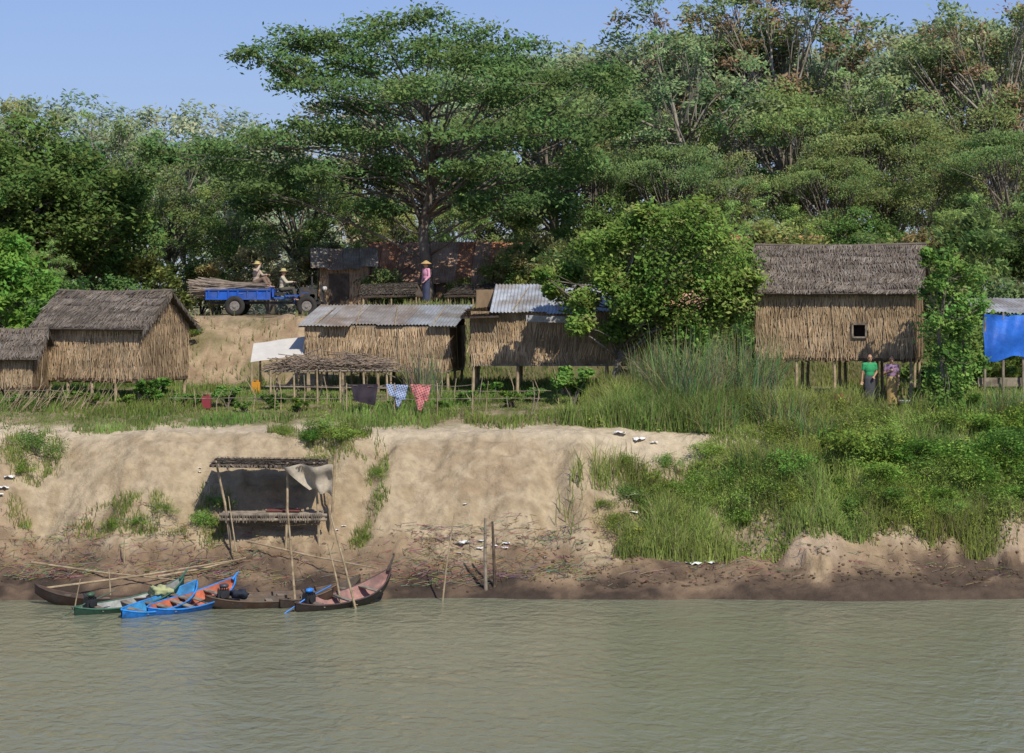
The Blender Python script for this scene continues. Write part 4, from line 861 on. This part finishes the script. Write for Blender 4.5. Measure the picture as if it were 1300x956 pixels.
# ---------------------------------------------------------------- boats
def boat(label,b,D,L_,B,yaw,hullc,innerc,rise=.35,rise2=None,motor=False,hmat=None,z=0.0,pitch=0,roll=0,trim=None,seats=3,stem=0):
    x=E(b,D); rt=root('moored_boat',(x,D,z),yaw,label,'boat','boats moored at the bank'); rt.rotation_euler=(roll,pitch,yaw)
    rise2=rise if rise2 is None else rise2
    ns=26; K=10
    def st(t):
        hb=B/2*max(0.02,(1-abs(t)**2.4))**.75
        rr=(rise if t>0 else rise2)
        sh=.19+rr*abs(t)**2.6; kl=-.1+ (rr*.92+.1)*abs(t)**3.6
        return hb,sh,kl
    def shell(off,flip):
        vs=[];fs=[]
        for i in range(ns+1):
            t=-1+2*i/ns; hb,sh,kl=st(t); hb=max(.004,hb-off); kl=min(kl+off,sh-.01)
            for k in range(K+1):
                a=-1+2*k/K; vs.append((t*L_/2*(1 if off==0 else .985),hb*math.copysign(abs(a)**.62,a),kl+(sh-kl)*abs(a)**2.6))
        for i in range(ns):
            for k in range(K):
                q=i*(K+1)+k; f=(q,q+K+1,q+K+2,q+1); fs.append(f[::-1] if flip else f)
        return vs,fs
    hm=hmat or M('hull_paint',hullc,dark=tuple(c*.55+.02 for c in hullc),var=.35,scale=6,bump=.3,rough=.6)
    g=G(); g.add(*shell(0,True)); ob('hull',g,hm,parent=rt,smooth=True)
    g=G(); g.add(*shell(.03,False)); ob('inner_planking',g,M('inner_paint',innerc,dark=tuple(c*.55+.02 for c in innerc),var=.3,scale=6,bump=.3,rough=.7),parent=rt,smooth=True)
    tm=M('gunwale_paint',trim or hullc,dark=tuple(c*.6+.03 for c in (trim or hullc)),var=.3,scale=6,bump=.1,rough=.6)
    for sg in (-1,1):
        g=G(); pts=[]
        for i in range(ns+1):
            t=-1+2*i/ns; hb,sh,kl=st(t); pts.append((t*L_/2,sg*max(hb-.012,0.004),sh+.005))
        g.tube(pts,.022,6); ob('gunwale',g,tm,parent=rt,smooth=True)
    for i in range(seats):
        t=-.55+1.1*i/max(1,seats-1); hb,sh,kl=st(t); g=G(); g.box((t*L_/2,0,sh-.04),(.16,2*hb-.05,.025)); ob('seat',g,greyBam,parent=rt)
    if stem>0:
        hb,sh,kl=st(1); g=G(); g.tube([(L_/2-.1,0,sh-.05),(L_/2+.03,0,sh+stem*.5),(L_/2+.12,0,sh+stem)],[.04,.03,.018],6); ob('stem_post',g,tm,parent=rt)
    if motor:
        mo=ob('longtail_motor',None,parent=rt); mx=-L_/2*.72; hb,sh,kl=st(-.72); zz=sh+.12
        g=G(); g.box((mx,0,zz),(.28,.2,.18)); 
        for k in range(5): g.box((mx-.12+.06*k,0,zz+.11),(.018,.18,.05))
        g.cyl((mx,-.15,zz),(mx,-.10,zz),.09,.09,14); g.cyl((mx-.05,.1,zz+.1),(mx-.05,.22,zz+.18),.025,.025,8); g.box((mx,0,zz-.14),(.1,.1,.14))
        ob('engine_block',g,M('engine_metal',(.05,.05,.055),var=.3,bump=.1,rough=.4,metal=.4),parent=mo)
        g=G(); g.ell((mx+.02,0,zz+.2),(.12,.08,.06),12,8); ob('fuel_tank',g,M('tank_paint',motor,var=.2,bump=0,rough=.4),parent=mo,smooth=True)
        tip=(mx-1.15,.12,-.08); g=G(); g.cyl((mx-.12,0,zz),tip,.018,.013,7); g.cyl((mx+.1,0,zz+.05),(mx+.65,-.08,zz+.22),.013,.013,6); ob('drive_shaft',g,M('shaft_paint',motor,var=.2,bump=0,rough=.4),parent=mo)
        g=G()
        for k in range(3):
            r_=Matrix.Rotation(k*2.094,3,'X')@Matrix.Rotation(.5,3,'Z'); g.box(Vector(tip)+Matrix.Rotation(k*2.094,3,'X')@Vector((0,0,.06)),(.015,.05,.11),r_)
        g.ell(tip,(.04,.025,.025),8,6); ob('propeller',g,M('propeller_metal',(.3,.28,.24),metal=.8,rough=.35,var=.2,bump=0),parent=mo)
    return rt
RD=math.radians
boat('slim dark wooden canoe with upturned prow on water',132,58.0,3.6,.6,RD(172),(.05,.03,.022),(.09,.06,.04),rise=.3,rise2=.1,trim=(.09,.05,.035))
boat('narrow dark green boat with pale inside',165,57.2,3.1,.75,RD(40),(.025,.07,.045),(.42,.43,.40),rise=.42,rise2=.12,motor=(.05,.1,.06),trim=(.05,.14,.09),stem=.18,pitch=RD(-4),roll=RD(7))
boat('bright blue wooden boat with blue planking',202,56.9,2.9,.9,RD(60),(.02,.20,.62),(.05,.30,.6),rise=.3,rise2=.15,trim=(.03,.28,.75),pitch=RD(-5),roll=RD(8))
boat('blue wooden boat with orange painted inside',243,57.3,3.0,.95,RD(52),(.02,.16,.55),(.55,.15,.075),rise=.32,rise2=.12,trim=(.03,.24,.65),stem=.12,pitch=RD(-5),roll=RD(9),seats=4,z=.03)
boat('long weathered brown canoe with motor',342,57.7,3.2,.62,RD(14),(.075,.045,.032),(.15,.11,.075),rise=.22,rise2=.14,motor=(.06,.06,.07),trim=(.13,.085,.055),roll=RD(5))
boat('brown wooden canoe resting beside another canoe',358,58.6,3.0,.6,RD(22),(.11,.06,.04),(.17,.12,.085),rise=.22,rise2=.14,trim=(.15,.10,.065),roll=RD(5))
boat('dark wooden boat with faded pink inside',436,57.9,3.2,.92,RD(46),(.04,.03,.027),(.38,.21,.18),rise=.45,rise2=.14,motor=(.03,.2,.6),trim=(.08,.055,.045),stem=.35,pitch=RD(-5),roll=RD(7),z=.04)
boat('dark wooden canoe drawn up beside boats',408,58.6,3.0,.65,RD(52),(.055,.038,.03),(.13,.10,.07),rise=.25,rise2=.14,trim=(.09,.065,.05),pitch=RD(-4))
def bundle(b,D,z,c,lab,s):
    g=G(); g.ell((0,0,.0),(.30*s,.24*s,.15*s),20,12)
    for i,v in enumerate(g.v):
        k=1+.28*math.sin(v[0]*27+v[1]*17)+.16*math.sin(v[1]*41+v[2]*30); g.v[i]=(v[0]*k,v[1]*k,v[2]*k)
    ob('cloth_cover',g,cloth('cover_cloth',c),loc=(E(b,D),D,z),smooth=True,label=lab,cat='cloth')
bundle(203,57.6,.40,(.40,.42,.22),'pale yellow cloth bundled over a boat motor',.9)
bundle(305,57.4,.36,(.03,.035,.05),'dark cloth bundled over a boat motor',.7)
# ---------------------------------------------------------------- people
def remesh(g,vox,sm_it=3):
    me=g.mesh('tmp'); o=bpy.data.objects.new('tmp',me); COL.objects.link(o)
    m=o.modifiers.new('r','REMESH'); m.mode='VOXEL'; m.voxel_size=vox; m.use_smooth_shade=True
    s=o.modifiers.new('s','SMOOTH'); s.iterations=sm_it; s.factor=.5
    bpy.context.view_layer.update(); dg=bpy.context.evaluated_depsgraph_get()
    r=bpy.data.meshes.new_from_object(o.evaluated_get(dg)); bpy.data.objects.remove(o); return r
STAND=dict(pel=(0,0,.86),che=(0,0,1.16),nek=(0,0,1.33),head=(0,-.01,1.47),
 sL=(.165,0,1.28),eL=(.21,.02,1.03),wL=(.2,-.05,.80),sR=(-.165,0,1.28),eR=(-.21,.02,1.03),wR=(-.2,-.05,.80),
 hL=(.08,0,.84),kL=(.09,-.015,.46),aL=(.09,.02,.08),hR=(-.08,0,.84),kR=(-.09,-.015,.46),aR=(-.09,.02,.08))
def hand(g,w,d,pn):
    w=Vector(w); d=Vector(d).normalized(); pn=(Vector(pn)-d*Vector(pn).dot(d)).normalized(); lat=d.cross(pn)
    for i,ln in enumerate((.85,1.0,.95,.75)):
        o=lat*(-.027+.018*i); k=w+d*.085+o*1.1; g.capsule(w+o*.6+d*.01,k,.013,.011)
        b1=(d*.9+pn*.35).normalized(); b2=(d*.5+pn*.85).normalized()
        k2=k+b1*.036*ln; g.capsule(k,k2,.0095,.0088); g.capsule(k2,k2+b2*.032*ln,.0088,.0075)
    t=w+d*.03-lat*.025; td=(d*.7-lat*.7+pn*.3).normalized(); g.capsule(t,t+td*.035,.012,.010); g.capsule(t+td*.035,t+td*.035+(d*.8+pn*.4).normalized()*.028,.010,.008)
def person(label,loc,yaw,J,shirt,lower,kind,hat=None,hatcol=(.5,.4,.2),sleeve='long',s=1.0,hair='short',palm=((0,-1,0),(0,-1,0)),look=0):
    J={k:Vector(v) for k,v in J.items()}
    rt=root('person',loc,yaw,label,'person'); rt.scale=(s,s,s)
    g=G(); tor=J['che']-J['pel']
    rotT=Vector((0,0,1)).rotation_difference(tor.normalized()).to_matrix()
    def E3(p,r): g.ell(p,r,18,12,rotT)
    E3(J['pel'],(.145,.1,.12)); E3(J['pel'].lerp(J['che'],.5),(.115,.085,.17)); E3(J['che'],(.15,.1,.17))
    g.capsule(J['sL'],J['sR'],.05,.05); g.capsule(J['nek']-Vector((0,0,.06)),J['head']-Vector((0,0,.05)),.048,.046)
    h=J['head']; rl=Matrix.Rotation(look,3,'Z')
    def hp(v): return h+rl@Vector(v)
    g.ell(hp((0,.012,.02)),(.074,.092,.095),18,12,rl); g.ell(hp((0,-.022,-.045)),(.055,.062,.065),14,10,rl)
    g.capsule(hp((0,-.083,.012)),hp((0,-.1,-.022)),.008,.014); g.ell(hp((.076,.01,-.005)),(.01,.02,.03),8,6,rl); g.ell(hp((-.076,.01,-.005)),(.01,.02,.03),8,6,rl)
    g.ell(hp((0,-.078,.03)),(.05,.014,.01),10,6,rl)
    for q,pm in (('L',palm[0]),('R',palm[1])):
        g.capsule(J['s'+q],J['e'+q],.046,.036); g.capsule(J['e'+q],J['w'+q],.035,.024); hand(g,J['w'+q],J['w'+q]-J['e'+q],pm)
        g.capsule(J['h'+q],J['k'+q],.078,.054); kk=J['k'+q];aa=J['a'+q]; c=kk.lerp(aa,.3)+Vector((0,.012,0)); g.capsule(kk,c,.052,.052); g.capsule(c,aa,.052,.034)
        g.capsule(aa+Vector((0,.03,-.04)),aa+Vector((0,-.13,-.055)),.034,.026); g.ell(aa+Vector((0,-.15,-.06)),(.042,.05,.02),10,8)
    ob('body',remesh(g,.0085,2),skinM,parent=rt)
    for sx in (-.03,.03):
        g=G(); g.ell(hp((sx,-.079,.012)),(.012,.006,.007),8,6,rl); ob('eye',g,eyeM,parent=rt)
    g=G(); g.ell(hp((0,-.083,-.052)),(.02,.006,.007),8,6,rl); ob('mouth',g,lipM,parent=rt)
    g=G()
    g.ell(hp((0,.034,.042)),(.082,.084,.084),18,12,rl)
    if hair=='tied': g.ell(hp((0,.11,.0)),(.04,.04,.045),10,8,rl); g.capsule(hp((0,.09,0)),hp((0,.08,-.06)),.045,.03)
    ob('hair',remesh(g,.012,1),hairM,parent=rt)
    g=G(); E3(J['pel'].lerp(J['che'],.12),(.148,.115,.11)); E3(J['pel'].lerp(J['che'],.5),(.14,.11,.17)); E3(J['che'],(.172,.122,.18)); g.capsule(J['sL'],J['sR'],.064,.064); g.ell(J['nek']-Vector((0,0,.02)),(.07,.065,.04),12,8)
    for q in 'LR':
        e=J['e'+q]; w=J['w'+q]
        if sleeve=='long': g.capsule(J['s'+q],e,.062,.05); g.capsule(e,e.lerp(w,.88),.05,.04)
        else: g.capsule(J['s'+q],J['s'+q].lerp(e,.55),.062,.054)
    ob('shirt',remesh(g,.013,3),cloth('shirt_cloth',shirt),parent=rt)
    if kind=='longyi':
        g=G(); n=28; zs=[J['pel'].z+.12,J['pel'].z,J['pel'].z-.2,.45,.3,.14]
        rr=[(.135,.1),(.165,.125),(.17,.13),(.155,.115),(.15,.115),(.155,.12)]
        vs=[];fs=[]
        for i,(z,(a,b)) in enumerate(zip(zs,rr)):
            for k in range(n):
                q=6.283*k/n; f=1+.045*math.sin(q*7+i*.4)*(i>1); vs.append((J['pel'].x+a*f*math.cos(q),b*f*math.sin(q),z))
        for i in range(len(zs)-1):
            for k in range(n): k2=(k+1)%n; fs.append((i*n+k,(i+1)*n+k,(i+1)*n+k2,i*n+k2))
        fs.append(tuple(range(n))); g.add(vs,fs); o=ob('longyi_skirt',g,lower if not isinstance(lower,tuple) else cloth('longyi_cloth',lower),parent=rt,smooth=True)
    else:
        g=G(); E3(J['pel'],(.162,.125,.12))
        for q in 'LR':
            g.capsule(J['h'+q],J['k'+q],.092,.07); g.capsule(J['k'+q],J['k'+q].lerp(J['a'+q],.85),.07,.06)
        ob('trousers',remesh(g,.014,3),cloth('trouser_cloth',lower),parent=rt)
    if hat:
        g=G(); n=28; 
        prof=dict(cone=[(0,.155),(.05,.14),(.12,.09),(.19,.045),(.215,.03),(.21,.025),(.1,.06),(0,.08)],brim=[(0,.14),(.06,.135),(.09,.11),(.098,.055),(.15,.04),(.17,.03),(.165,.024),(.09,.04),(0,.05)])[hat]
        vs=[];fs=[]
        for (r_,z) in prof:
            for k in range(n): q=6.283*k/n; vs.append(hp((r_*math.cos(q),r_*math.sin(q)+.005,z+.01)))
        for i in range(len(prof)-1):
            for k in range(n): k2=(k+1)%n; fs.append((i*n+k,i*n+k2,(i+1)*n+k2,(i+1)*n+k))
        g.add(vs,fs); ob('hat',g,M('straw',hatcol,var=.25,scale=20,bump=.4,rough=.9),parent=rt,smooth=True)
    return rt
J1=dict(STAND); J1.update(wL=(.1,-.14,.93),eL=(.215,.03,1.05),wR=(-.24,-.03,.80))
x=E(1104,68.5); person('person in green shirt and dark longyi standing',(x,68.5,hz(x,68.5)),RD(5),J1,(.05,.32,.13),(.075,.075,.085),'longyi',sleeve='short',s=1.0,hair='tied')
J2=dict(STAND); J2.update(eR=(-.22,-.02,1.04),wR=(-.07,-.16,1.12),kL=(.1,-.05,.46))
x=E(1132,68.5); person('person in mauve top and patterned mustard longyi standing',(x,68.5,hz(x,68.5)),RD(-12),J2,(.30,.19,.28),checker('mustard_check',(.30,.19,.06),(.42,.30,.12),7),'longyi',sleeve='short',s=.98,hair='tied',palm=((0,-1,0),(0,1,0)))
J3=dict(STAND); J3.update(wL=(.17,-.16,.88),eL=(.21,.0,1.04))
x=E(541,86); person('person in pink shirt and straw hat on track',(x,86,hz(x,86)+.02),RD(-55),J3,(.68,.33,.44),(.06,.07,.12),'longyi',hat='cone',hatcol=(.5,.34,.14),s=1.0)
# ---------------------------------------------------------------- farm truck
D=84.3; x=E(345,D); gz=hz(x,D)+.02; WR=.37
rt=root('farm_truck',(x,D,gz),RD(0),'blue open farm truck with exposed engine','truck')
blue=M('blue_paint',(.02,.11,.50),dark=(.05,.10,.32),var=.3,scale=5,bump=.1,rough=.5)
blk=M('black_iron',(.03,.03,.032),dark=(.07,.06,.05),var=.3,scale=8,bump=.1,rough=.5)
g=G(); g.box((-1.15,0,.62),(2.3,1.3,.06)); g.box((-1.15,-.66,.78),(2.34,.04,.32)); g.box((-1.15,.66,.78),(2.34,.04,.32)); g.box((-2.3,0,.78),(.04,1.27,.32)); g.box((0,0,.84),(.04,1.27,.46))
for i in range(7): g.box((-2.2+.35*i,-.70,.78),(.05,.04,.36))
g.box((-1.15,-.705,.95),(2.36,.05,.04)); g.box((-1.15,-.705,.62),(2.36,.05,.05))
ob('cargo_bed',g,blue,parent=rt)
g=G(); 
for sy in (-.3,.3): g.box((-.1,sy,.48),(4.2,.08,.1))
for xx in (-1.25,1.35): g.cyl((xx,-.72,WR),(xx,.72,WR),.05,.05,8)
g.box((1.9,0,.55),(.06,1.0,.1)); ob('chassis',g,blk,parent=rt)
tyreM=M('tyre_rubber',(.035,.033,.03),var=.3,bump=.2,rough=.85); rimM=M('rim_paint',(.22,.20,.18),var=.3,bump=.1,rough=.5)
for xx in (-1.25,1.35):
    for sy in (-.84,.84):
        wh=ob('wheel',None,parent=rt,loc=(xx,sy,WR)); n=28; g=G(); vs=[];fs=[]
        for i in range(n):
            a=6.283*i/n
            for k in range(10):
                b=6.283*k/10; rr=(WR-.1)+.095*math.cos(b)+(.008 if i%2 and math.cos(b)>.5 else 0); vs.append((rr*math.cos(a),.08*math.sin(b),rr*math.sin(a)))
        for i in range(n):
            for k in range(10): i2=(i+1)%n;k2=(k+1)%10; fs.append((i*10+k,i*10+k2,i2*10+k2,i2*10+k))
        g.add(vs,fs); ob('tyre',g,tyreM,parent=wh,smooth=True)
        g=G(); g.cyl((0,-.05,0),(0,.05,0),.18,.18,20); g.cyl((0,-.09,0),(0,.09,0),.06,.06,12)
        for k in range(6): a=k*1.047; g.cyl((.12*math.cos(a),-.065,.12*math.sin(a)),(.12*math.cos(a),.065,.12*math.sin(a)),.016,.016,6)
        ob('rim',g,rimM,parent=wh)
g=G(); g.box((.45,0,.66),(.75,1.1,.06)); g.box((.1,0,.8),(.06,1.1,.35)); g.box((.8,-.6,.74),(.5,.35,.05)); g.box((.8,.6,.74),(.5,.35,.05))
for sy in (-.78,.78):
    pts=[(1.35+.47*math.cos(a),sy,WR+.47*math.sin(a)) for a in [math.pi*(.45+.5*k/8) for k in range(9)]]
    for i in range(8):
        a,b=Vector(pts[i]),Vector(pts[i+1]); w=Vector((0,.13,0)); t=Vector((0,0,.02)); g.add([a-w,a+w,b+w,b-w,a-w+t,a+w+t,b+w+t,b-w+t],[(0,1,2,3),(4,7,6,5),(0,4,5,1),(2,6,7,3),(0,3,7,4),(1,5,6,2)])
ob('fender',g,blue,parent=rt)
g=G(); g.box((.35,0,.8),(.42,.9,.1)); ob('seat',g,M('seat_vinyl',(.04,.04,.045),var=.2),parent=rt)
g=G(); g.box((1.35,0,.78),(.62,.42,.38)); g.box((1.3,0,1.0),(.5,.3,.1)); g.cyl((1.2,-.24,.8),(1.2,-.3,.8),.18,.18,18); g.cyl((1.5,-.28,.72),(1.5,-.24,.72),.1,.1,14); g.box((1.35,-.25,.72),(.5,.06,.16))
for k in range(4): g.cyl((1.15+.13*k,-.1,1.04),(1.15+.13*k,-.1,1.12),.035,.035,8)
g.cyl((1.45,.15,1.0),(1.45,.15,1.45),.03,.03,8)
ob('engine',g,M('engine_iron',(.07,.07,.07),dark=(.12,.09,.06),var=.4,scale=10,bump=.2,rough=.5,metal=.3),parent=rt)
g=G(); g.box((1.85,0,.86),(.1,.62,.55)); 
for k in range(9): g.box((1.905,0,.64+.055*k),(.02,.54,.015))
ob('radiator',g,blk,parent=rt)
for sy in (-.34,.34):
    g=G(); g.ell((1.93,sy,1.0),(.06,.085,.085),12,8); ob('headlight',g,M('lamp_glass',(.5,.5,.45),var=.1,bump=0,rough=.15),parent=rt,smooth=True)
sw=Vector((.86,-.12,1.2)); g=G(); g.cyl((1.15,-.12,.8),sw,.018,.018,7)
ax=(sw-Vector((1.15,-.12,.8))).normalized(); u=Vector((0,1,0)); v=ax.cross(u)
g.tube([sw+(u*math.cos(6.283*k/20)+v*math.sin(6.283*k/20))*.18 for k in range(21)],.014,6)
for k in range(3): a=2.094*k; g.cyl(sw,sw+(u*math.cos(a)+v*math.sin(a))*.18,.01,.01,5)
ob('steering_wheel',g,blk,parent=rt)
g=G()
for i in range(190):
    l=R.uniform(1.8,3.2); x0=-3.1+R.uniform(0,.9); yy=R.uniform(-.58,.58); z=.68+R.uniform(0,.45)*(1-abs(yy)*.4)+.1; a=R.gauss(0,.05)
    g.tube([(x0,yy+R.gauss(0,.1),z+R.uniform(-.2,.3)),(x0+l*.5,yy,z+.03),(min(x0+l,-.05),yy+R.gauss(0,.06),z+R.uniform(-.03,.08))],[R.uniform(.01,.02),.02,.01],5)
ob('firewood_load',g,M('load_sticks',(.26,.21,.17),dark=(.36,.29,.22),scale=6,bump=0),loc=(x,D,gz),label='load of long dry sticks on truck bed',cat='firewood')
SIT=dict(pel=(0,.02,.1),che=(0,-.01,.40),nek=(0,-.02,.57),head=(0,-.04,.71),sL=(.165,-.01,.52),eL=(.2,-.16,.34),wL=(.13,-.38,.36),sR=(-.165,-.01,.52),eR=(-.2,-.16,.34),wR=(-.13,-.38,.36),
 hL=(.09,0,.09),kL=(.13,-.4,.12),aL=(.12,-.48,-.24),hR=(-.09,0,.09),kR=(-.13,-.4,.12),aR=(-.12,-.48,-.24))
J4=dict(SIT)
person('person in khaki shirt and cap driving truck',(x+.4,D-.1,gz+.88),RD(90),J4,(.50,.44,.32),(.10,.09,.07),'trousers',hat='brim',hatcol=(.45,.38,.18),s=1.0,palm=((0,0,-1),(0,0,-1)))
J5=dict(SIT); J5.update(eR=(-.24,-.14,.5),wR=(-.09,-.19,.70),kL=(.16,-.34,.26),kR=(-.14,-.36,.22),aL=(.12,-.5,-.02),aR=(-.12,-.5,-.02))
person('person in khaki shirt sitting on stick load',(x-.55,D-.1,gz+1.14),RD(70),J5,(.48,.38,.30),(.22,.15,.11),'trousers',hat='brim',hatcol=(.50,.38,.15),s=1.0,palm=((0,0,-1),(0,1,0)))
# ---------------------------------------------------------------- light, sky, camera
sunv=Vector((.36,-.72,.82)).normalized(); el=math.asin(sunv.z); rot=math.atan2(sunv.x,sunv.y)
w=bpy.data.worlds.new("World"); scene.world=w; w.use_nodes=True; N=w.node_tree.nodes; L=w.node_tree.links
bg=N['Background']; sk=N.new('ShaderNodeTexSky'); sk.sky_type='NISHITA'; sk.sun_disc=False; sk.sun_elevation=el; sk.sun_rotation=rot; sk.air_density=1.0; sk.dust_density=.6; sk.ozone_density=3.0
gm=N.new('ShaderNodeGamma'); gm.inputs[1].default_value=.68
vm=N.new('ShaderNodeVectorMath'); vm.operation='MULTIPLY'; vm.inputs[1].default_value=(1.04,1.18,1.70)
L.new(sk.outputs[0],gm.inputs[0]); L.new(gm.outputs[0],vm.inputs[0]); L.new(vm.outputs[0],bg.inputs[0]); bg.inputs[1].default_value=.122
sl=bpy.data.lights.new('sun','SUN'); sl.energy=4.4; sl.angle=RD(.5); sl.color=(1,.94,.83)
so=bpy.data.objects.new('sun',sl); COL.objects.link(so); so.rotation_euler=(-sunv).to_track_quat('-Z','Y').to_euler()
cam=bpy.data.cameras.new('camera'); co=bpy.data.objects.new('camera',cam); COL.objects.link(co)
co.location=(0,0,CH); co.rotation_euler=(math.radians(90),0,0); cam.sensor_width=36; cam.lens=F/1300*36; cam.shift_y=-(478-HY)/1300; cam.clip_end=5000; cam.clip_start=.5
scene.camera=co
scene.view_settings.view_transform='Standard'; scene.view_settings.look='None'; scene.view_settings.exposure=0
